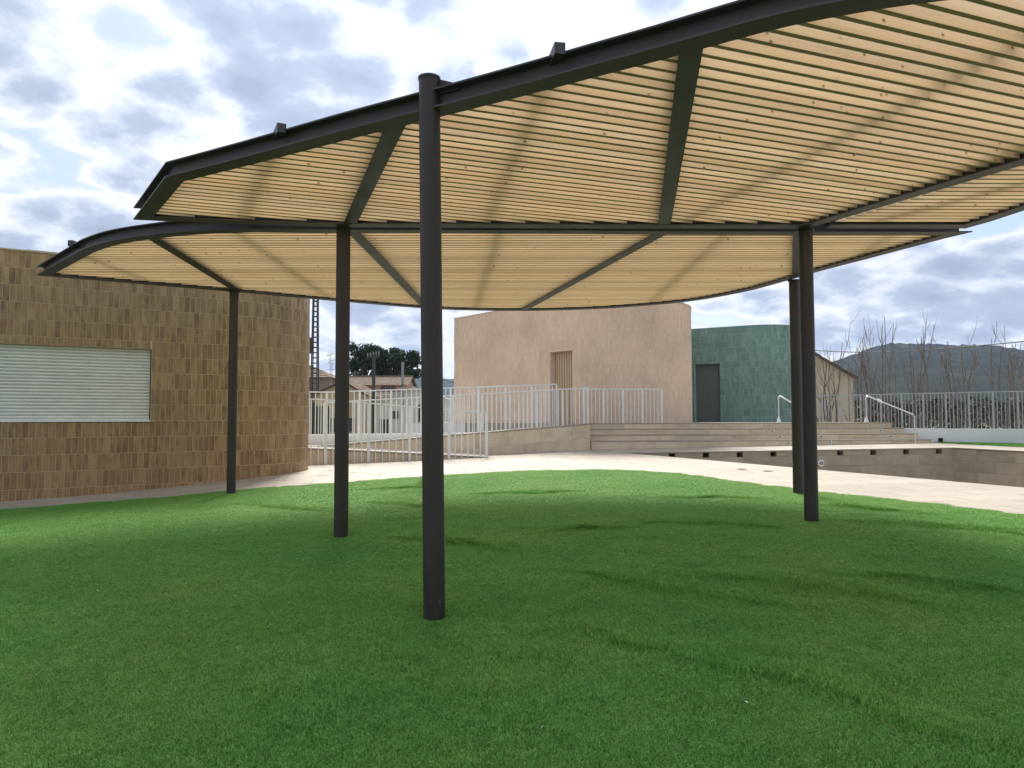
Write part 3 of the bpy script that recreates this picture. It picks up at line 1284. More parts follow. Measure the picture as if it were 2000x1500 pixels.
# ------------------------------------------------------------------ railings
def railing(label, pts, zb, zt, post_d, nbal, group='pale grey bar railings', post=(.075, .03), bal=.026, low=None, cat='railing', mat='rail', name='railing'):
    pts = [Vector(p) for p in pts]
    seg = [(b - a).length for a, b in zip(pts, pts[1:])]
    L = sum(seg)

    def at(s):
        for a, b, l in zip(pts, pts[1:], seg):
            if s <= l + 1e-6:
                return a.lerp(b, s / l), (b - a).normalized()
            s -= l
        return pts[-1], (pts[-1] - pts[-2]).normalized()
    p0, _ = at(0)
    root = thing(name, label, cat, (p0.x, p0.y, zb(p0.x, p0.y)), group)
    n = max(1, round(L / post_d))
    step = L / n
    for i in range(n + 1):
        p, d = at(min(L, i * step))
        b, t = zb(p.x, p.y), zt(p.x, p.y)
        m = MB()
        m.box((p.x, p.y, (b + t) / 2 - .01), (post[0], post[1], t - b - .02), rz=math.atan2(d.y, d.x))
        m.build('post', mat, root)
        if i < n:
            for k in range(nbal):
                p, d = at(i * step + step * (k + 1) / (nbal + 1))
                b, t = zb(p.x, p.y), zt(p.x, p.y)
                m = MB()
                m.box((p.x, p.y, (b + t) / 2 - .01), (bal, bal, t - b - .02), rz=math.atan2(d.y, d.x))
                m.build('baluster', mat, root)
    cum = 0
    top, lowm = MB(), MB()
    for a, b in zip(pts, pts[1:]):
        top.bar((a.x, a.y, zt(a.x, a.y)), (b.x, b.y, zt(b.x, b.y)), .05, .035)
        if low is not None:
            lowm.bar((a.x, a.y, low(a.x, a.y)), (b.x, b.y, low(b.x, b.y)), .028, .028)
    top.build('top_rail', mat, root)
    if low is not None:
        lowm.build('bottom_rail', mat, root)
    return root


o1 = lambda x: (x, L1(x) - .06)
railing('pale grey railing down the front of the lower ramp, beside the brown tiled wall', [o1(-7.9), o1(-5.0), o1(-.72)], lambda x, y: g(x, y) - .0,
        lambda x, y: (z1(x) + 1.25 if x > -5.0 else 2.12), 1.13, 5, low=lambda x, y: z1(x) + .05)
o2 = lambda x: (x, L2(x) + .07)
railing('pale grey railing up the front edge of the upper ramp, facing the lawn', [o2(-5.1), o2(2.46)], lambda x, y: z2(x) - .02, lambda x, y: z2(x) + 1.16, .96, 5, post=(.055, .03), bal=.02)
o3 = lambda x: (x, L3(x) + .02)
railing('pale grey railing along the back of the ramp, ending before the beige building door', [o3(-7.9), o3(-5.3), o3(1.5)],
        lambda x, y: z2(x) - .02, lambda x, y: 2.36 + (max(x, -5.77) + 5.77) * .056, .96, 5, post=(.055, .03), bal=.02)
railing('short pale grey railing on the terrace edge above the steps, before the salmon wall', [stp(.0, 3 * TREAD + .1), stp(2.72, 3 * TREAD + .1)], lambda x, y: PLAT - .01, lambda x, y: PLAT + 1.16, .68, 4, post=(.065, .03), bal=.022)
WL = lambda x: 27.2 - (x - 12.7) * (27.2 - 23.9) / (16.5 - 12.7)
railing('long pale grey bar fence on the white wall beyond the pool', [(11.2, WL(11.2)), (20.5, WL(20.5))], lambda x, y: 1.235, lambda x, y: 2.455, .70, 5, post=(.055, .03), bal=.018, mat='rail_grey',
        group='pale grey bar railings', cat='fence', name='bar_fence')


def plain_wall(name, label, a, b, zb, zt, th, mat):
    a, b = Vector(a), Vector(b)
    d = (b - a).normalized()
    n = Vector((-d.y, d.x)) * th
    m = MB()
    N = 8
    m.prism([tuple(a), tuple(b), tuple(b + n), tuple(a + n)], zb, zt)
    o = m.build(name, mat)
    return tag(o, label, 'wall')


wl = plain_wall('white_wall', 'long low white wall under the bar fence beyond the pool', (11.2, WL(11.2) - .08), (20.5, WL(20.5) - .08), -.2, 1.24, .2, 'white')
m_ = MB()
vx = 14.62
ang = math.atan2(WL(1) - WL(0), 1)
m_.box((vx, WL(vx) - .14, g(vx, WL(vx)) + .10), (.13, .05, .12), rz=ang)
vb = m_.build('wall_outlet', 'dark')
vb.parent = wl
plain_wall('white_wall', 'low white parapet behind the ramp, next to the brown tiled building', (-8.5, L3(-8.5) + .12), (2.2, L3(2.2) + .12), -.4, 1.17, .18, 'white')
plain_wall('white_wall', 'white wall segment seen through the railing left of the salmon building', (-4.3, 30.0), (-1.15, 30.4), -1.5, 1.42, .2, 'white')


# ------------------------------------------------------------------ tiled buildings
def bez(p, c, q, n):
    return [((1 - t) ** 2 * p[0] + 2 * t * (1 - t) * c[0] + t * t * q[0], (1 - t) ** 2 * p[1] + 2 * t * (1 - t) * c[1] + t * t * q[1]) for t in [k / n for k in range(1, n + 1)]]


class Path:
    def __init__(self, pts):
        self.p = [Vector(q) for q in pts]
        self.s = [0.0]
        for a, b in zip(self.p, self.p[1:]):
            self.s.append(self.s[-1] + (b - a).length)
        self.L = self.s[-1]

    def at(self, s):
        import bisect
        i = min(max(bisect.bisect_right(self.s, s) - 1, 0), len(self.p) - 2)
        a, b = self.p[i], self.p[i + 1]
        t = (s - self.s[i]) / (self.s[i + 1] - self.s[i])
        d = (b - a).normalized()
        return a.lerp(b, t), d, Vector((d.y, -d.x))       # outward = right of travel


def shell(parent, path, z0, z1_, openings, mat, reveal=.25):
    ss = sorted(set(path.s + [o[0] for o in openings] + [o[1] for o in openings]))
    zz = sorted(set([z0, z1_] + [o[2] for o in openings] + [o[3] for o in openings]))
    m = MB()
    for a, b in zip(ss, ss[1:]):
        if b - a < 1e-4:
            continue
        for c, d in zip(zz, zz[1:]):
            sm, zm = (a + b) / 2, (c + d) / 2
            if any(o[0] < sm < o[1] and o[2] < zm < o[3] for o in openings):
                continue
            p, q = path.at(a + 1e-6)[0], path.at(b - 1e-6)[0]
            m.face([(p.x, p.y, c), (q.x, q.y, c), (q.x, q.y, d), (p.x, p.y, d)])
    for s0, s1, za, zb in openings:
        p, _, n = path.at(s0)
        q = path.at(s1)[0]
        pi, qi = p - n * reveal, q - n * reveal
        m.face([(p.x, p.y, za), (pi.x, pi.y, za), (pi.x, pi.y, zb), (p.x, p.y, zb)])
        m.face([(q.x, q.y, za), (qi.x, qi.y, za), (qi.x, qi.y, zb), (q.x, q.y, zb)])
        m.face([(p.x, p.y, zb), (q.x, q.y, zb), (qi.x, qi.y, zb), (pi.x, pi.y, zb)])
        m.face([(p.x, p.y, za), (q.x, q.y, za), (qi.x, qi.y, za), (pi.x, pi.y, za)])
    m.build('wall', mat, parent)
    m = MB()
    m.face([(p.x, p.y, z1_ - .12) for p in path.p])
    m.build('roof', 'plaster_pale', parent)
    cp = MB()
    for a, b in zip(path.p, path.p[1:]):
        d = (b - a).normalized()
        n = Vector((d.y, -d.x))
        cp.add([(*(a + n * .022), z1_ - .004), (*(b + n * .022), z1_ - .004), (*(b + n * .022), z1_ + .022), (*(a + n * .022), z1_ + .022),
                (*(a - n * .2), z1_ - .004), (*(b - n * .2), z1_ - .004), (*(b - n * .2), z1_ + .022), (*(a - n * .2), z1_ + .022)],
               [(0, 1, 2, 3), (3, 2, 6, 7), (7, 6, 5, 4), (0, 4, 5, 1)])
    cp.build('wall_cap', mat, parent)


def tile_positions(path, s0, s1, za, zb, tw, th, openings, seed):
    rnd_ = random.Random(seed)
    out = []
    z = zb
    while z > za - th:
        s = s0 - rnd_.random() * tw
        while s < s1:
            c = s + tw / 2
            s += tw
            x0, x1, w0, w1 = c - tw / 2, c + tw / 2, z - th, z
            gone = False
            for o in openings:
                if x1 <= o[0] or x0 >= o[1] or w1 <= o[2] or w0 >= o[3]:
                    continue
                # trim the tile to the side of the opening it mostly lies on
                cuts = [(o[0] - x0) * (w1 - w0), (x1 - o[1]) * (w1 - w0), (o[2] - w0) * (x1 - x0), (w1 - o[3]) * (x1 - x0)]
                k = max(range(4), key=lambda q: cuts[q])
                if cuts[k] < 4e-3:
                    gone = True
                    break
                if k == 0:
                    x1 = o[0]
                elif k == 1:
                    x0 = o[1]
                elif k == 2:
                    w1 = o[2]
                else:
                    w0 = o[3]
            if gone:
                continue
            if abs(x1 - x0 - tw) > 1e-6 or abs(w1 - w0 - th) > 1e-6:
                out.append(((x0 + x1) / 2, (w0 + w1) / 2, x1 - x0, w1 - w0))
                continue
            out.append((c, z - th / 2))
        z -= th
    return out


TW, TH = .102, .304


def tile_mesh(w, h, t, tint):
    m = MB()
    m.tint = tint
    b = .004
    vs = [(-w / 2, 0, -h / 2), (w / 2, 0, -h / 2), (w / 2, 0, h / 2), (-w / 2, 0, h / 2),
          (-w / 2 + b, -t, -h / 2 + b), (w / 2 - b, -t, -h / 2 + b), (w / 2 - b, -t, h / 2 - b), (-w / 2 + b, -t, h / 2 - b)]
    m.add(vs, [(4, 5, 6, 7), (0, 1, 5, 4), (1, 2, 6, 5), (2, 3, 7, 6), (3, 0, 4, 7)])
    return m


def joined_tiles(parent, path, tiles, tw, th, t, mat, jitter=.0015, gap=.005, seed=9, name='tiles'):
    rnd_ = random.Random(seed)
    m = MB()
    for tl_ in tiles:
        s, z = tl_[:2]
        p, d, n = path.at(s)
        w, h = (tl_[2] - gap, tl_[3] - gap) if len(tl_) > 2 else (tw - gap, th - gap)
        tt = t + rnd_.uniform(-jitter, jitter)
        m.tint = rnd_.random()
        tilt = rnd_.uniform(-.0012, .0012)
        b = .003

        def P(u, v, k):
            r = p + d * u + n * k
            return (r.x, r.y, z + v)
        m.add([P(-w / 2, -h / 2, 0), P(w / 2, -h / 2, 0), P(w / 2, h / 2, 0), P(-w / 2, h / 2, 0),
               P(-w / 2 + b, -h / 2 + b, tt + tilt), P(w / 2 - b, -h / 2 + b, tt - tilt), P(w / 2 - b, h / 2 - b, tt - tilt), P(-w / 2 + b, h / 2 - b, tt + tilt)],
              [(4, 5, 6, 7), (0, 1, 5, 4), (1, 2, 6, 5), (2, 3, 7, 6), (3, 0, 4, 7)])
    return m.build(name, mat, parent, kind='stuff')


# --- brown tiled building on the left with the roller shutter
d0 = Vector((.865, .502)).normalized()
P0 = Vector((-9.0, 13.05))
E_ = P0 + d0 * 4.03
nl = Vector((-d0.y, d0.x))
Rc = 1.8
Cc = E_ + nl * Rc
a0 = math.atan2(-nl.y, -nl.x)
arc = [(Cc.x + Rc * math.cos(a0 + k * rad(5)), Cc.y + Rc * math.sin(a0 + k * rad(5))) for k in range(1, 23)]
start = P0 - d0 * 6.0
last = Vector(arc[-1])
dl = (last - Vector(arc[-2])).normalized()
far1 = last + dl * 4
pathB = Path([tuple(start), tuple(E_)] + arc + [tuple(far1), tuple(far1 - d0 * 13)])
bldB = thing('tiled_building', 'low building clad in brown vertical tiles with a rounded corner and grey shutter', 'building', (-7, 15.5, .3))
WZ = 4.63
opB = [(6.0 - 2.4, 6.0 + 2.394, 1.575, 2.955)]
shell(bldB, pathB, -.6, WZ, opB, 'grout_brown', .2)
tl = tile_positions(pathB, 4.6, 13.2, .0, WZ - .004, TW, TH, opB, 3)
scored = []
for tl_ in tl:
    s, z = tl_[:2]
    if len(tl_) > 2:
        scored.append((2, 0, *tl_))
        continue
    p, d, n = pathB.at(s)
    v = Vector((p.x, p.y)) / p.y
    if s > 10.0 + Rc * rad(112):
        continue
    seen = abs(v.x) < .70 and z > g(p.x, p.y) - .1 and n.dot(p) < 0
    scored.append((0 if seen else 1, p.length, s, z))
scored.sort()
variants = [tile_mesh(TW - .008, TH - .008, .005, k / 9.0).mesh('tile', 'tile_brown') for k in range(10)]
rnd = random.Random(21)
for _, _, s, z in scored[:300]:
    p, d, n = pathB.at(s)
    o = bpy.data.objects.new('tile', rnd.choice(variants))
    q = p + n * rnd.uniform(0, .002)
    o.location = Vector((q.x, q.y, z)) - bldB.location
    o.rotation_euler = (rnd.uniform(-.003, .003), 0, math.atan2(d.y, d.x))
    o.parent = bldB
    COL.objects.link(o)
joined_tiles(bldB, pathB, [q[2:] for q in scored[300:]], TW, TH, .005, 'tile_brown', gap=.008, seed=22)
# the far left of the front, out of frame, in one piece of larger cladding
joined_tiles(bldB, pathB, tile_positions(pathB, 0.05, 4.5, .0, WZ - .004, TW, TH, opB, 8), TW, TH, .005, 'tile_brown', gap=.008, seed=23)
# roller shutter
sh = Vector((0, 0))
pA, dA, nA = pathB.at(opB[0][0] + .02)
pZ, _, _ = pathB.at(opB[0][1] - .02)
ins = .10
m_ = MB()
a_, b_ = pA - nA * .2, pZ - nA * .2
m_.face([(a_.x, a_.y, 1.57), (b_.x, b_.y, 1.57), (b_.x, b_.y, 2.96), (a_.x, a_.y, 2.96)])
shut = m_.build('roller_shutter', 'dark', bldB)
NS = 22
hS = (2.955 - 1.62) / NS
for k in range(NS):
    z = 1.62 + k * hS
    m_ = MB()
    prof = [(ins + .012, 0), (ins + .002, .18), (ins - .006, .45), (ins - .004, .72), (ins + .006, .90), (ins + .022, .93), (ins + .022, 1.0)]
    vs = []
    for off, f in prof:
        for q in (pA, pZ):
            r = q - nA * off
            vs.append((r.x, r.y, z + f * hS))
    m_.add(vs, [(2 * i, 2 * i + 1, 2 * i + 3, 2 * i + 2) for i in range(len(prof) - 1)])
    m_.build('slat', 'shutter', shut)
m_ = MB()
c = (pA + pZ) / 2 - nA * (ins - .004)
m_.box((c.x, c.y, 1.60), ((pZ - pA).length, .03, .04), rz=math.atan2(dA.y, dA.x))
m_.build('bottom_bar', 'shutter', shut)
m_ = MB()
c = (pA + pZ) / 2 - nA * .06
m_.box((c.x, c.y, 1.577), ((pZ - pA).length + .03, .19, .022), rz=math.atan2(dA.y, dA.x))
m_.build('window_sill', 'sill', bldB)
m_ = MB()
q = pathB.at(6.55)[0] - pathB.at(6.55)[2] * .5
m_.box((q.x, q.y, WZ + .03), (.5, .3, .14), rz=math.atan2(dA.y, dA.x))
m_.build('roof_vent', 'steel', bldB)

# --- salmon building
A_, B_, C_ = (-2.46, 31.6), (2.37, 25.8), (6.5, 27.7)
ptsS = [A_, B_] + bez(B_, (4.5, 25.75), C_, 14) + bez(C_, (7.0, 28.3), (7.2, 30.0), 9) + [(7.2, 36.5), (-1.5, 37.5), A_]
pathS = Path(ptsS)
bldS = thing('tiled_building', 'tall blank building in fine salmon beige vertical tiles with a narrow ribbed door', 'building', (2.4, 29, PLAT))
SZ = 5.89
LAB = math.hypot(4.83, 5.8)
opS = [(LAB * .798, LAB * .949, PLAT, 4.02)]
shell(bldS, pathS, .6, SZ, opS, 'grout_pink', .32)
endS = pathS.s[1 + 1 + 13 + 9]
joined_tiles(bldS, pathS, tile_positions(pathS, .03, endS - .05, PLAT, SZ - .004, .050, .30, opS, 5), .050, .30, .006, 'tile_beige', jitter=.002, gap=.007, seed=31)


def ribbed_door(parent, path, op, inset, mat, nrib):
    p, d, n = path.at(op[0] + .01)
    q, _, _ = path.at(op[1] - .01)
    m = MB()
    a, b = p - n * inset, q - n * inset
    m.face([(a.x, a.y, op[2]), (b.x, b.y, op[2]), (b.x, b.y, op[3]), (a.x, a.y, op[3])])
    dr = m.build('door', mat, parent)
    L = (b - a).length
    for k in range(nrib):
        c = a.lerp(b, (k + .5) / nrib) + n * .012
        mm = MB()
        mm.box((c.x, c.y, (op[2] + op[3]) / 2), (L / nrib * .62, .024, op[3] - op[2] - .02), rz=math.atan2(d.y, d.x))
        mm.build('rib', mat, dr)
    mm = MB()
    c = a.lerp(b, .90) + n * .05
    mm.box((c.x, c.y, op[2] + 1.05), (.03, .05, .16), rz=math.atan2(d.y, d.x))
    mm.build('handle', 'galv', dr)


ribbed_door(bldS, pathS, opS[0], .26, 'door_tan', 9)
m_ = MB()
m_.tube([(6.55, 28.6, SZ), (6.55, 28.6, SZ + .22), (6.72, 28.8, SZ + .22), (6.72, 28.8, SZ)], .015, 6)
m_.build('roof_hoop', 'galv', bldS)

# --- green building
G0, G1, G2 = (8.06, 33.2), (9.9, 32.09), (12.0, 31.9)
ptsG = [(7.2, 33.72), G0, G1] + bez(G1, (11.15, 31.32), G2, 10) + bez(G2, (12.85, 32.5), (12.95, 34.2), 8) + [(13.2, 38.5), (8.0, 40.0), (7.2, 33.72)]
pathG = Path(ptsG)
bldG = thing('tiled_building', 'building in glossy sea green vertical tiles with a rounded end and dark door', 'building', (10.5, 34, PLAT))
GZ = 5.60
opG = [(pathG.s[1] + .115, pathG.s[1] + 1.258, PLAT, 4.02)]
shell(bldG, pathG, .6, GZ, opG, 'grout_green', .3)
endG = pathG.s[2 + 18]
joined_tiles(bldG, pathG, tile_positions(pathG, .02, endG - .02, PLAT, GZ - .004, .1, .30, opG, 6), .1, .30, .006, 'tile_green', jitter=.003, gap=.009, seed=41)
ribbed_door(bldG, pathG, opG[0], .24, 'door_green', 10)

# ------------------------------------------------------------------ the canopy
def catmull(pts, n):
    out = []
    for i in range(len(pts) - 1):
        p0 = Vector(pts[max(i - 1, 0)])
        p1, p2 = Vector(pts[i]), Vector(pts[i + 1])
        p3 = Vector(pts[min(i + 2, len(pts) - 1)])
        for k in range(n):
            t = k / n
            q = 0.5 * ((2 * p1) + (-p0 + p2) * t + (2 * p0 - 5 * p1 + 4 * p2 - p3) * t * t + (-p0 + 3 * p1 - 3 * p2 + p3) * t ** 3)
            out.append(tuple(q))
    out.append(tuple(pts[-1]))
    return out


BZ, TZ = 3.80, 3.942
FW, FT, WT = .08, .013, .006          # half flange, flange thickness, half web
SLAT_LO, SLAT_HI = 3.832, 3.910


def miters(pts, closed):
    n = len(pts)
    res = []
    for i in range(n):
        p = Vector(pts[i])
        a = Vector(pts[i - 1]) if (closed or i > 0) else None
        b = Vector(pts[(i + 1) % n]) if (closed or i < n - 1) else None
        d1 = (p - a).normalized() if a is not None else None
        d2 = (b - p).normalized() if b is not None else None
        if d1 is None:
            d1 = d2
        if d2 is None:
            d2 = d1
        n1, n2 = Vector((d1.y, -d1.x)), Vector((d2.y, -d2.x))     # outward for counter-clockwise
        m = (n1 + n2)
        if m.length < 1e-6:
            m = n1
        m.normalize()
        k = 1 / max(.38, m.dot(n1))
        res.append(m * k)
    return res


def inset(pts, d):
    ms = miters(pts, True)
    return [tuple(Vector(p) - m * d) for p, m in zip(pts, ms)]


def ibeam(mb, pts, closed, z0=BZ, z1=TZ, fw=FW, lift=0.0):
    ms = miters(pts, closed)
    n = len(pts)
    for u0, u1, v0, v1 in ((-fw, fw, z0, z0 + FT), (-WT, WT, z0 + FT + .0005, z1 - FT - .0005), (-fw, fw, z1 - FT, z1)):
        base = []
        for p, m in zip(pts, ms):
            p = Vector(p)
            for u, v in ((u0, v0), (u1, v0), (u1, v1), (u0, v1)):
                q = p + m * u
                base.append((q.x, q.y, v))
        fs = []
        for i in range(n if closed else n - 1):
            j = (i + 1) % n
            for k in range(4):
                fs.append((4 * i + k, 4 * i + (k + 1) % 4, 4 * j + (k + 1) % 4, 4 * j + k))
        if not closed:
            fs.append((3, 2, 1, 0))
            fs.append(tuple(4 * (n - 1) + k for k in range(4)))
        mb.add(base, fs)


near_curve = catmull([(-3.142, 6.644), (-2.226, 6.123), (-1.374, 5.615), (-.674, 5.219), (.005, 4.828), (.472, 4.544), (.857, 4.314), (1.168, 4.118),
                      (1.42, 3.965), (1.69, 3.84), (2.1, 3.70), (2.7, 3.58), (3.4, 3.56), (4.2, 3.75), (4.95, 4.2), (5.28, 4.62)], 3)
near_back = [(4.463, 6.368), (3.50, 8.40), (3.36, 8.53), (.9, 8.50), (-1.95, 8.42), (-3.2, 8.26), (-4.165, 8.08)]
NEAR_OUT = near_curve + near_back
far_front = catmull([(-7.241, 11.217), (-5.819, 9.772), (-5.499, 9.463), (-4.994, 9.081), (-4.371, 8.779), (-3.75, 8.575), (-3.05, 8.475)], 4)
far_front += [(-1.84, 8.53), (.9, 8.60), (1.83, 8.64), (3.5, 8.67), (5.46, 8.70)]
far_back = catmull([(5.31, 9.04), (5.10, 9.65), (4.84, 10.4), (4.56, 11.2), (4.36, 11.95), (4.02, 12.9), (3.295, 13.93), (2.044, 14.69), (1.042, 14.97), (0, 15.06),
                    (-1.033, 14.93), (-1.806, 14.65), (-2.907, 13.99), (-3.698, 13.47), (-4.789, 12.72), (-6.166, 11.88)], 3)
FAR_OUT = far_front + far_back

pergola = thing('canopy', 'leaf shaped shade canopy of pine slats in dark steel frames on slim round posts', 'canopy', (0, 9, .3))
near_web, far_web = inset(NEAR_OUT, FW), inset(FAR_OUT, FW)
for web in (near_web, far_web):
    m_ = MB()
    ibeam(m_, web, True)
    o = m_.build('edge_beam', 'steel', pergola)
third_open = [(3.66, 8.44), (5.22, 8.46), (5.30, 8.20), (5.38, 7.71), (5.68, 6.9), (6.22, 5.9), (6.8, 5.15), (5.62, 4.80)]
m_ = MB()
ibeam(m_, third_open[::-1], False)
m_.build('edge_beam', 'steel', pergola)


def rib(a, b, fw=.07):
    m = MB()
    ibeam(m, [a, b], False, BZ + .004, TZ - .004, fw)
    m.build('rib_beam', 'steel', pergola)


for a, b in (((-.86, 5.46), (-1.84, 8.34)), ((1.075, 4.33), (1.75, 8.42)), ((-4.36, 8.88), (-4.70, 12.60)), ((-1.87, 8.63), (-1.70, 14.6)),
             ((1.80, 8.72), (.24, 14.95)), ((3.43, 8.76), (4.47, 11.55))):
    rib(a, b)
# purlins laid over the beams
for a, b in (((-1.85, 5.88), (-3.12, 8.46)), ((.31, 4.60), (-.29, 8.60)), ((3.33, 3.66), (1.95, 8.5)), ((4.9, 4.1), (3.9, 7.4)),
             ((-5.86, 9.76), (-5.90, 12.05)), ((-3.30, 8.42), (-3.38, 13.72)), ((-.13, 8.55), (-.74, 15.02)), ((2.60, 8.6), (2.67, 14.5)),
             ((4.62, 8.64), (4.82, 10.5)), ((4.1, 8.5), (6.05, 4.95))):
    m_ = MB()
    m_.bar((*a, 3.949), (*b, 3.949), .07, .075)
    m_.build('purlin', 'steel', pergola)


def cross(poly, c, n, d):
    """intersections of the line {p.n=c} with poly, as sorted parameters along d"""
    out = []
    k = len(poly)
    for i in range(k):
        p, q = Vector(poly[i]), Vector(poly[(i + 1) % k])
        a, b = p.dot(n) - c, q.dot(n) - c
        if (a > 0) != (b > 0):
            t = a / (a - b)
            out.append((p.lerp(q, t)).dot(d))
    return sorted(out)


rnd = random.Random(77)


def slats(poly, ang, phase=0.0):
    d = Vector((math.cos(ang), math.sin(ang)))
    n = Vector((-d.y, d.x))
    cs = [Vector(p).dot(n) for p in poly]
    c = math.floor(min(cs) / .126) * .126 + phase
    cnt = 0
    while c < max(cs):
        xs = cross(poly, c, n, d)
        for a, b in zip(xs[::2], xs[1::2]):
            if b - a < .12:
                continue
            # long runs are made of two boards butted over a purlin
            mid = (a + b) / 2
            L = b - a - .01
            m = MB()
            t = .036 / 2
            h = (SLAT_HI - SLAT_LO) / 2
            m.box((0, 0, 0), (L, 2 * t, 2 * h))
            me = m.mesh('slat', ('slat', 'slat_edge_shade'))
            me.polygons[0].material_index = 1          # lower edge, its shade painted in as darker pine
            o = bpy.data.objects.new('slat', me)
            p = d * mid + n * (c + rnd.uniform(-.003, .003))
            o.location = Vector((p.x, p.y, (SLAT_HI + SLAT_LO) / 2 + rnd.uniform(-.002, .001))) - pergola.location
            o.rotation_euler = (rnd.uniform(-.02, .02), 0, ang + rnd.uniform(-.0008, .0008))
            o.parent = pergola
            COL.objects.link(o)
            cnt += 1
        c += .126
    return cnt


slats(inset(near_web, .012), rad(20.3))
slats(inset(far_web, .012), rad(0.3))
third_poly = [(3.66, 8.42), (4.53, 6.42), (5.35, 4.86), (6.7, 5.17), (6.2, 5.92), (5.66, 6.92), (5.36, 7.72), (5.21, 8.42)]
slats(third_poly, rad(0.6))


def post(base, top, r, cap=False, dip=.12):
    m = MB()
    b, t = Vector(base), Vector(top)
    m.tube([b - Vector((0, 0, dip)), t], r, 36)
    o = m.build('post', 'post_steel', pergola)
    fix_smooth(o)
    m = MB()
    m.tube([t - Vector((0, 0, .012)), t + Vector((0, 0, .001))], r + .02, 28) if not cap else m.tube([t - Vector((0, 0, .004)), t + Vector((0, 0, .012))], r + .005, 36)
    fix_smooth(m.build('cap_plate', 'post_steel', o))
    return o


p_main = post((-.540, 5.22, g(-.54, 5.22)), (-.588, 5.22, 4.035), .076, True)
m_ = MB()
gx = [(-.53, 5.196, 4.03), (-.53, 5.196, TZ - .03), (-.36, 5.10, TZ - .03), (-.36, 5.10, TZ + .004)]
m_.add(gx + [(x + .006, y + .012, z) for x, y, z in gx], [(0, 1, 2, 3), (7, 6, 5, 4), (0, 3, 7, 4), (2, 6, 7, 3), (1, 5, 6, 2)])
m_.build('gusset_plate', 'post_steel', p_main)
for x, y, r in ((-1.945, 8.50, .080), (3.425, 8.56, .078), (-4.765, 12.66, .074), (-1.68, 14.62, .080), (4.50, 11.74, .080)):
    post((x, y, g(x, y)), (x, y, BZ - .002), r)


# ------------------------------------------------------------------ village beyond the terrace
def corrugated(mb, a, b, c, d, n, amp=.05, rows=1):
    """roof sheet a-b (eave) to d-c (ridge) with n rolls"""
    a, b, c, d = map(Vector, (a, b, c, d))
    nm = (b - a).cross(d - a).normalized()
    if nm.z < 0:
        nm = -nm
    seg = n * 4
    for r in range(rows):
        v0, v1 = r / rows, (r + 1) / rows
        lo = [a.lerp(b, i / seg).lerp(d.lerp(c, i / seg), v0) + nm * (amp * (.5 + .5 * math.cos(i * math.pi / 2)) + .03) for i in range(seg + 1)]
        hi = [a.lerp(b, i / seg).lerp(d.lerp(c, i / seg), v1) + nm * (amp * (.5 + .5 * math.cos(i * math.pi / 2))) for i in range(seg + 1)]
        mb.add(lo + hi, [(i, i + 1, seg + 1 + i + 1, seg + 1 + i) for i in range(seg)])


def window(parent, x, y, z, w, h, frame='door_wood', pane='glass', name='window'):
    m = MB()
    t = .06
    for dx in (-1, 1):
        m.box((x + dx * (w / 2 - t / 2), y - .03, z), (t, .08, h))
    m.box((x, y - .03, z + h / 2 - t / 2), (w - 2 * t, .08, t))
    m.box((x, y - .03, z - h / 2 + t / 2), (w - 2 * t, .08, t))
    o = m.build(name, frame, parent)
    m = MB()
    m.face([(x - w / 2 + t, y - .01, z - h / 2 + t), (x + w / 2 - t, y - .01, z - h / 2 + t), (x + w / 2 - t, y - .01, z + h / 2 - t), (x - w / 2 + t, y - .01, z + h / 2 - t)])
    m.build('pane', pane, o)


def house_eaves(label, x0, x1, y, dep, ze, zr, wall, roof, wins=(), doors=(), hip=0.0, rolls=None, zb=-1.6, group=None):
    """long side to the camera; ridge along X"""
    h = thing('house', label, 'house', ((x0 + x1) / 2, y + dep / 2, zb), group)
    m = MB()
    m.prism([(x0, y), (x1, y), (x1, y + dep), (x0, y + dep)], zb, ze)
    if hip == 0:
        for x in (x0, x1):
            m.face([(x, y, ze), (x, y + dep, ze), (x, y + dep / 2, zr - .05)])
    m.build('wall', wall, h)
    ov = .35
    n = rolls or max(6, int((x1 - x0) / .28))
    m = MB()
    ym = y + dep / 2
    dz = (zr - ze) / (dep / 2) * ov
    corrugated(m, (x0 - ov, y - ov, ze - dz), (x1 + ov, y - ov, ze - dz), (x1 + ov - hip, ym, zr), (x0 - ov + hip, ym, zr), n, rows=6)
    corrugated(m, (x0 - ov, y + dep + ov, ze - dz), (x1 + ov, y + dep + ov, ze - dz), (x1 + ov - hip, ym, zr), (x0 - ov + hip, ym, zr), n)
    if hip:
        for sx, xe in ((1, x1 + ov), (-1, x0 - ov)):
            corrugated(m, (xe, y - ov, ze - dz), (xe, y + dep + ov, ze - dz), (xe - sx * hip, ym + .05, zr), (xe - sx * hip, ym - .05, zr), 12, rows=3)
    m.tube([(x0 - ov + hip, ym, zr + .05), (x1 + ov - hip, ym, zr + .05)], .12, 8)
    m.build('roof', roof, h)
    for wx, wz, ww, wh in wins:
        window(h, wx, y, wz, ww, wh)
    for dx, dz_, dw, dh in doors:
        mm = MB()
        mm.box((dx, y - .03, dz_ + dh / 2), (dw, .08, dh))
        mm.build('door', 'green_gate', h)
    return h


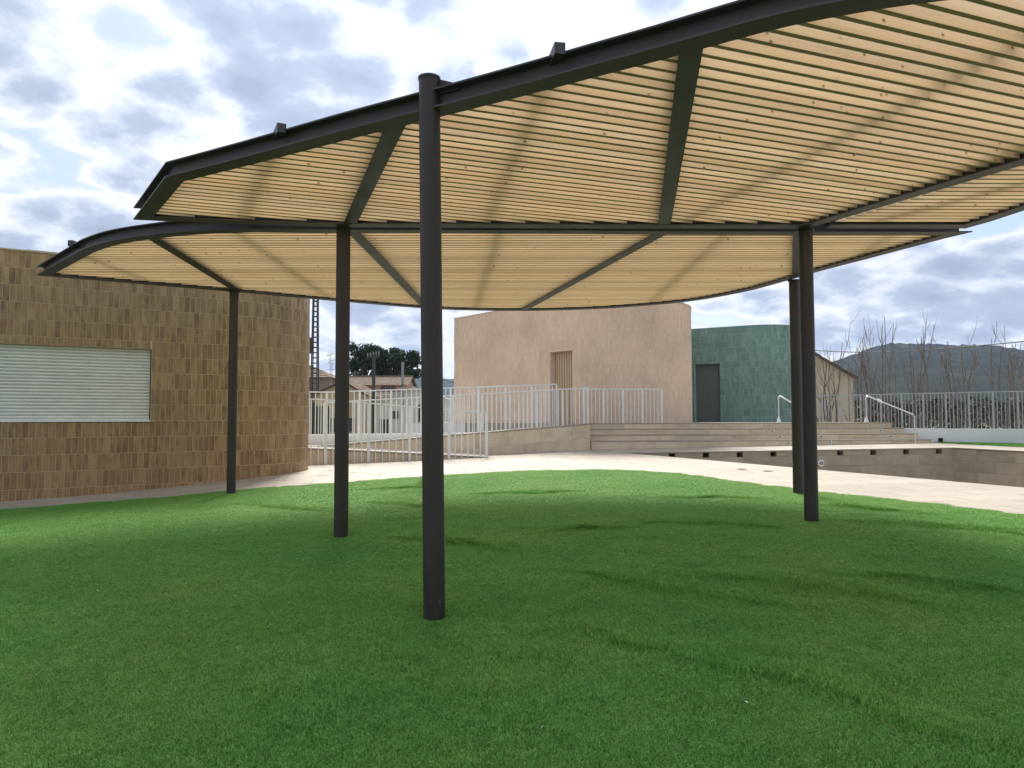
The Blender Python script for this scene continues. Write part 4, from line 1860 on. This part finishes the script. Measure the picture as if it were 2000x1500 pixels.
def house_gable(label, x0, x1, xr, y, dep, ze0, ze1, zr, wall, roof, wins=(), doors=(), zb=-1.6, group=None, chimney=None):
    h = thing('house', label, 'house', ((x0 + x1) / 2, y + dep / 2, zb), group)
    m = MB()
    fr = [(x0, zb), (x1, zb), (x1, ze1), (xr, zr), (x0, ze0)]
    vs = [(x, y, z) for x, z in fr] + [(x, y + dep, z) for x, z in fr]
    m.add(vs, [(0, 1, 2, 3, 4), (9, 8, 7, 6, 5), (1, 6, 7, 2), (0, 4, 9, 5)])
    m.build('wall', wall, h)
    m = MB()
    ov = .25
    s0, s1 = (zr - ze0) / (xr - x0), (zr - ze1) / (x1 - xr)
    n = max(6, int(dep / .3))
    corrugated(m, (x0 - ov, y - ov, ze0 - s0 * ov + .06), (x0 - ov, y + dep, ze0 - s0 * ov + .06), (xr, y + dep, zr + .06), (xr, y - ov, zr + .06), n, rows=4)
    corrugated(m, (x1 + ov, y - ov, ze1 - s1 * ov + .06), (x1 + ov, y + dep, ze1 - s1 * ov + .06), (xr, y + dep, zr + .06), (xr, y - ov, zr + .06), n, rows=4)
    # barge edge so the roof has a thickness from the front
    m.bar((x0 - ov, y - ov + .02, ze0 - s0 * ov + .02), (xr, y - ov + .02, zr + .02), .04, .06)
    m.bar((xr, y - ov + .02, zr + .02), (x1 + ov, y - ov + .02, ze1 - s1 * ov + .02), .04, .06)
    rf = m.build('roof', roof, h)
    if chimney:
        mm = MB()
        cx, cw, cz = chimney
        mm.box((cx, y + .8, cz - .9), (cw, .6, 1.8))
        mm.box((cx, y + .8, cz + .04), (cw + .12, .72, .08))
        mm.build('chimney', wall, rf)
    for wx, wz, ww, wh in wins:
        window(h, wx, y, wz, ww, wh)
    for dx, dz_, dw, dh in doors:
        mm = MB()
        mm.box((dx, y - .03, dz_ + dh / 2), (dw, .08, dh))
        mm.build('door', 'green_gate', h)
    return h


VG = 'village houses beyond the terrace'
house_eaves('grey brown house with a hipped tan tile roof behind the lattice mast', -30, -17.35, 70, 6, 5.65, 6.75, 'plaster_brown', 'roof_tan', hip=2.6, group=VG,
            wins=[(-18.6, 2.6, .9, 1.2), (-20.6, 2.6, .9, 1.2)])
house_gable('ochre gabled house partly behind the second post', -14.5, -10.9, -12.5, 55, 8, 3.45, 3.4, 4.35, 'plaster_ochre', 'roof_old', group=VG,
            wins=[(-13.5, 1.2, .8, 1.0), (-12.0, 1.2, .8, 1.0)], doors=[(-12.8, -1.6, 1.0, 2.1)])
h3 = house_eaves('faded pink house with a long weathered clay roof in front of the pines', -18.8, -12.0, 84, 7, 5.55, 6.55, 'plaster_pink', 'roof_old', group=VG,
                 wins=[(-14.6, 5.05, .5, .55), (-14.0, 5.05, .5, .55), (-13.4, 5.05, .5, .55)])
m_ = MB()
m_.box((-16.5, 83.9, 4.9), (1.7, .16, .75))
m_.build('brick_patch', 'brick_red', h3)
house_eaves('pale rendered house with a low old tile roof behind the ramp railings', -15.2, -9.3, 64, 6, 2.95, 4.1, 'plaster_pale', 'roof_old', group=VG,
            wins=[(-14.3, 2.25, .55, .5), (-13.2, 2.25, .55, .5), (-12.1, 2.25, .55, .5), (-11.0, 2.25, .55, .5), (-9.9, 2.25, .5, .5), (-13.8, .2, .9, 1.6), (-12.4, .2, .9, 1.6)],
            doors=[(-11.3, -1.6, 1.0, 2.9), (-9.9, -1.6, .9, 2.7), (-14.7, -1.6, .8, 2.8)])
house_gable('white gabled shed of corrugated sheet behind the ramp railings', -9.2, -4.0, -6.6, 50, 7, 2.72, 2.72, 3.72, 'sheet_pale', 'sheet_pale', group=VG,
            wins=[(-6.2, 2.0, .28, 1.15), (-5.8, 2.0, .28, 1.15), (-7.9, 1.9, .5, .5)], doors=[(-8.6, -1.6, .6, 3.2)])
house_gable('sand coloured gable end behind the bare saplings, beside the green building', 13.5, 23.0, 18.3, 50, 10, 4.45, 4.35, 7.15, 'plaster_sand', 'roof_old',
            chimney=(20.2, .55, 7.25), group=VG)
m_ = MB()
m_.box((-12.0, 45, .6), (1.9, .06, 3.6))
for k in range(8):
    m_.box((-12.8 + .23 * k, 44.95, .6), (.05, .05, 3.5))
tag(m_.build('metal_gate', 'green_gate'), 'tall dark green metal gate seen between the tiled corner and the first post', 'gate')

# lattice mast with a rusty box
mast = thing('lattice_mast', 'tall dark lattice power mast beside the brown tiled corner', 'mast', (-15.95, 60, -1.6))
MX, MY, MH = -15.95, 60.0, 15.5


def mw(z):
    return .30 - .17 * (z + 1.6) / (MH + 1.6)


for sx in (-1, 1):
    for sy in (-1, 1):
        m_ = MB()
        m_.bar((MX + sx * mw(-1.6), MY + sy * mw(-1.6), -1.6), (MX + sx * mw(MH), MY + sy * mw(MH), MH), .085, .085, up=(0, 1, 0))
        m_.build('leg', 'steel', mast)
m_ = MB()
z = -1.4
k = 0
while z < MH - .5:
    a, b = mw(z), mw(z + .42)
    for s in (-1, 1):
        m_.bar((MX - a, MY + s * a, z), (MX + a, MY + s * a, z), .06, .06)
        m_.bar((MX + s * a, MY - a, z), (MX + s * a, MY + a, z), .06, .06)
    z += .42
    k += 1
m_.build('bracing', 'steel', mast)
m_ = MB()
m_.box((MX - .42, MY - .2, 7.72), (.40, .5, .95))
m_.box((MX - .3, MY - .1, 7.1), (.18, .2, .35))
m_.build('junction_box', 'box_rust', mast)

pole = thing('utility_pole', 'dark green utility pole with a crossarm of insulators before the pines', 'pole', (-8.95, 48, -1.6))
m_ = MB()
m_.tube([(-8.95, 48, -1.6), (-8.95, 48, 5.75)], [.14, .10], 10)
m_.build('shaft', 'pole_green', pole)
m_ = MB()
m_.bar((-9.40, 47.9, 5.55), (-8.55, 48.05, 5.72), .10, .08)
m_.bar((-9.05, 47.6, 5.62), (-8.85, 48.4, 5.62), .08, .06)
arm = m_.build('crossarm', 'pole_green', pole)
for k in range(5):
    m_ = MB()
    x = -9.33 + .18 * k
    m_.tube([(x, 47.95, 5.62 + .03 * k), (x, 47.95, 5.78 + .03 * k), (x, 47.95, 5.9 + .03 * k)], [.02, .05, .03], 8)
    m_.build('insulator', 'pole_grey', arm)
pole2 = thing('utility_pole', 'plain grey concrete pole before the gabled white shed', 'pole', (-6.78, 46, -1.6))
m_ = MB()
m_.box((-6.78, 46, 1.77), (.145, .16, 6.75))
m_.build('shaft', 'pole_grey', pole2)
m_ = MB()
m_.bar((-7.0, 45.9, 3.6), (-6.7, 45.9, 3.75), .05, .05)
m_.build('bracket', 'steel', pole2)

for x, y, zt, lab in ((-17.0, 69.5, 7.75, 'thin television aerial mast, the taller of the two by the hipped roof'), (-16.75, 69.0, 7.15, 'thin television aerial mast, the shorter of the two by the hipped roof')):
    a = thing('tv_aerial', lab, 'aerial', (x, y, 3.0), 'television aerials')
    m_ = MB()
    m_.tube([(x, y, 2.5), (x, y, zt)], .025, 6)
    m_.build('mast', 'galv', a)
    m_ = MB()
    m_.bar((x - .35, y, zt - .15), (x + .35, y, zt + .02), .03, .03)
    for k in range(7):
        xx = x - .33 + .11 * k
        m_.bar((xx, y, zt - .35 + .03 * k), (xx, y, zt + .12 + .03 * k), .02, .02)
    m_.bar((x - .4, y, zt - .9), (x + .4, y, zt - .9), .025, .025)
    m_.build('antenna', 'galv', a)

# cable over the bar fence
m_ = MB()
ca, cb = Vector((20.1, 49.0, 6.1)), Vector((13.6, 17.6, 3.55))
pts = [ca.lerp(cb, t / 14) - Vector((0, 0, .25 * math.sin(math.pi * t / 14))) for t in range(15)]
m_.tube(pts, [.030 - .014 * t / 14 for t in range(15)], 6)
tag(m_.build('overhead_cable', 'cable'), 'thick black overhead cable sagging above the bar fence', 'cable')
m_ = MB()
ca, cb = Vector((-6.78, 46, 4.9)), Vector((-1.5, 60.0, 4.1))
m_.tube([ca.lerp(cb, t / 8) - Vector((0, 0, .3 * math.sin(math.pi * t / 8))) for t in range(9)], .02, 5)
tag(m_.build('overhead_cable', 'cable'), 'thin cable running from the grey concrete pole', 'cable')


# ------------------------------------------------------------------ trees
def pine(label, x, y, zc, rx, rz, seed, trunk_x=0.0):
    rnd_ = random.Random(seed)
    t = thing('pine_tree', label, 'tree', (x + trunk_x, y, -1.6), 'dark pines beyond the roofs')
    m = MB()
    fork = Vector((x + trunk_x, y, zc - rz * .9))
    m.tube([(x + trunk_x, y, -1.6), (x + trunk_x + .1, y, zc * .4), tuple(fork)], [.32, .26, .2], 8)
    lobes = []
    for k in range(24):
        a, e = rnd_.uniform(0, 6.28), rnd_.uniform(-.75, 1)
        rr = rnd_.uniform(.35, .85)
        c = Vector((x + rx * rr * math.cos(a), y + rx * rr * math.sin(a), zc + rz * e * .72))
        lobes.append((c, rnd_.uniform(.28, .46) * min(rx, rz)))
        m.tube([tuple(fork), tuple(fork.lerp(c, .5) + Vector((0, 0, .3))), tuple(c)], [.12, .08, .03], 5)
    m.build('trunk', 'pine_bark', t)
    m = MB()
    for c, r in lobes:
        for _ in range(330):
            v = Vector((rnd_.gauss(0, 1), rnd_.gauss(0, 1), rnd_.gauss(0, .8)))
            v.normalize()
            p = c + v * r * (rnd_.random() ** .4) * Vector((1, 1, .8)).length / 1.6
            s = rnd_.uniform(.10, .22)
            q = Vector((rnd_.gauss(0, 1), rnd_.gauss(0, 1), rnd_.gauss(0, 1))).normalized()
            w = q.orthogonal().normalized() * s
            u = q.cross(w).normalized() * s * .7
            m.tint = rnd_.random()
            m.face([p - w, p + u, p + w, p - u])
    m.build('crown', 'pine_leaf', t)


pine('broad dark pine behind the green utility pole', -22.0, 110, 9.7, 2.9, 3.8, 1)
pine('dark pine crown between the two utility poles', -18.6, 112, 9.6, 2.7, 3.3, 2)
pine('ragged dark pine behind the grey concrete pole', -15.5, 108, 8.2, 2.5, 3.5, 3, -.3)


def sapling(x, y, zb, ztop, n, seed, label):
    rnd_ = random.Random(seed)
    t = thing('bare_sapling', label, 'tree', (x, y, zb), 'bare saplings behind the bar fence')
    stems, twigs = MB(), MB()

    def grow(mb, p, d, L, r, depth):
        pts, rs = [p.copy()], [r]
        q = p.copy()
        k = 6
        for i in range(k):
            d = (d + Vector((rnd_.gauss(0, .075), rnd_.gauss(0, .075), .07))).normalized()
            q = q + d * (L / k)
            pts.append(q.copy())
            rs.append(r * (1 - .72 * (i + 1) / k) + .002)
        mb.tube(pts, rs, 5, cap=False)
        if depth > 0:
            for i in range(2 if depth > 1 else 1, k):
                if rnd_.random() < (.68 if depth > 1 else .45):
                    a = rnd_.uniform(0, 6.28)
                    sp = rnd_.uniform(.22, .6)
                    dd = (d + Vector((math.cos(a), math.sin(a), .1)) * sp).normalized()
                    grow(twigs, pts[i], dd, L * rnd_.uniform(.18, .42), max(.006, rs[i] * .58), depth - 1)
    H = ztop - zb
    for s in range(n):
        a = rnd_.uniform(0, 6.28)
        lean = rnd_.uniform(.03, .20)
        d = Vector((math.cos(a) * lean, math.sin(a) * lean, 1)).normalized()
        b = Vector((x + rnd_.uniform(-.15, .15), y + rnd_.uniform(-.15, .15), zb))
        grow(stems, b, d, H * rnd_.uniform(.7, .98), rnd_.uniform(.020, .036), 2)
    stems.build('stem', 'bark', t)
    twigs.build('twigs', 'bark', t)


def sapling_spot(pxx, off):
    # the saplings stand in a row parallel to the fence, off metres behind it
    k = (pxx - 1000) / 1450
    s = (27.2 - 23.9) / (16.5 - 12.7)
    # y = 27.2 - (x - 12.7 - off*.66)*s + off*.75 ; x = k*y
    y = (27.2 + (12.7 + off * .66) * s + off * .75) / (1 + k * s)
    return k * y, y


SAP = [(1606, 1.6, 4.9, 3, 'at the green building end of the row'), (1622, 2.4, 5.2, 2, 'against the sand gable, second in the row'), (1638, 1.5, 5.3, 3, 'spread before the middle of the sand gable'),
       (1657, 2.2, 5.2, 2, 'before the low corner of the sand gable'), (1673, 1.4, 5.5, 3, 'just past the eave of the sand gable'), (1697, 1.8, 5.75, 3, 'tall one straight above the stair handrail'),
       (1722, 2.4, 5.4, 3, 'between the handrail and the tallest sapling'), (1742, 1.5, 5.8, 4, 'the tallest and densest, before the hill top'), (1768, 2.4, 4.6, 2, 'short, after the tallest one'),
       (1798, 1.5, 5.35, 4, 'bushy one with reddish stem before the hill'), (1826, 2.2, 5.0, 3, 'thin one left of the lowest gap'), (1852, 1.6, 4.6, 2, 'single leaning stem under the cable'),
       (1888, 2.2, 4.7, 3, 'before the long ridge of the hill'), (1915, 1.5, 3.6, 2, 'shortest of the row'), (1948, 1.7, 4.9, 4, 'many stemmed, under the rising cable'), (1972, 2.3, 4.5, 3, 'leaning pair near the frame edge'),
       (1998, 1.5, 4.7, 3, 'at the frame edge under the cable'), (2040, 2.0, 4.7, 3, 'beyond the frame edge')]
for i, (pxx, off, zt, n, lab) in enumerate(SAP):
    x, y = sapling_spot(pxx, off)
    if pxx > 2010:
        continue
    sapling(x, y, -.2, zt, n, 100 + i, 'bare sapling ' + lab)

# scrub woodland on the slope behind the fence
rnd = random.Random(12)
m_ = MB()
for _ in range(900):
    y = rnd.uniform(60, 240)
    x = y * rnd.uniform(.36, 1.0)
    r = rnd.uniform(1.2, 2.6)
    zc = rnd.uniform(-.5, 2.0) + (y - 60) * .02
    for _ in range(56):
        v = Vector((rnd.gauss(0, 1), rnd.gauss(0, 1), rnd.gauss(0, 1))).normalized() * r * rnd.uniform(.6, 1)
        p = Vector((x, y, zc)) + v
        q = Vector((rnd.gauss(0, 1), rnd.gauss(0, 1), rnd.gauss(0, 1))).normalized()
        s = rnd.uniform(.12, .30)
        w = q.orthogonal().normalized() * s
        u = q.cross(w).normalized() * s * .7
        m_.tint = rnd.random()
        m_.face([p - w, p + u, p + w, p - u])
m_.build('scrub_woodland', 'wood_leaf', kind='stuff')


# ------------------------------------------------------------------ hills
def ridge(u, prof):
    return interp(prof, u)


def hill(name, d0_, d1_, ulo, uhi, prof, seed, nu=220, nv=60, rough=1.0):
    """prof: (tangent of bearing, height at crest)"""
    vs = []
    for j in range(nv + 1):
        v = j / nv
        for i in range(nu + 1):
            u = ulo + (uhi - ulo) * i / nu
            d = d0_ + (d1_ - d0_) * (v if v < .8 else .8 + (v - .8) * 2)
            x, y = u * d, d
            e = math.sin(min(v / .8, 1) * math.pi / 2) ** 1.25 if v <= .8 else math.cos((v - .8) / .2 * math.pi / 2)
            H = interp(prof, u) * e
            q = Vector((x * .006, y * .006, seed))
            H += rough * e * (2.5 * noise.noise(q) + 4 * noise.noise(q * 2.7) + 2.6 * noise.noise(q * 9) + 3.4 * noise.noise(q * 23))
            vs.append((x, y, -1.6 + max(0, H)))
    fs = [(j * (nu + 1) + i, j * (nu + 1) + i + 1, (j + 1) * (nu + 1) + i + 1, (j + 1) * (nu + 1) + i) for j in range(nv) for i in range(nu)]
    m = MB()
    m.add(vs, fs)
    return m.build(name, 'hill', kind='structure')


hill('hill', 420, 1500, .30, 1.15, [(.30, 75), (.38, 82), (.44, 92), (.475, 108), (.51, 121), (.55, 120), (.60, 118), (.66, 117), (.69, 110), (.75, 96), (.85, 80), (1.15, 60)], 3.3, 300, 70)
hill('hills', 1500, 3000, -1.2, .42, [(-1.2, 120), (-.6, 150), (-.3, 150), (-.16, 145), (-.12, 150), (-.08, 142), (0, 150), (.2, 170), (.42, 140)], 8.1, 260, 40, 2.0)

# ------------------------------------------------------------------ the air
hm = bpy.data.materials.new('pale_haze')
hm.use_nodes = True
hm.node_tree.nodes.clear()
pv = hm.node_tree.nodes.new('ShaderNodeVolumePrincipled')
pv.inputs['Color'].default_value = (0.50, 0.67, 1.0, 1)
pv.inputs['Density'].default_value = 0.00010
pv.inputs['Anisotropy'].default_value = 0.2
ho = hm.node_tree.nodes.new('ShaderNodeOutputMaterial')
hm.node_tree.links.new(pv.outputs[0], ho.inputs['Volume'])
MAT['haze'] = hm
m_ = MB()
m_.box((0, 2050, 108.7), (9800, 6100, 222.6))
m_.build('haze', 'haze', kind='stuff')
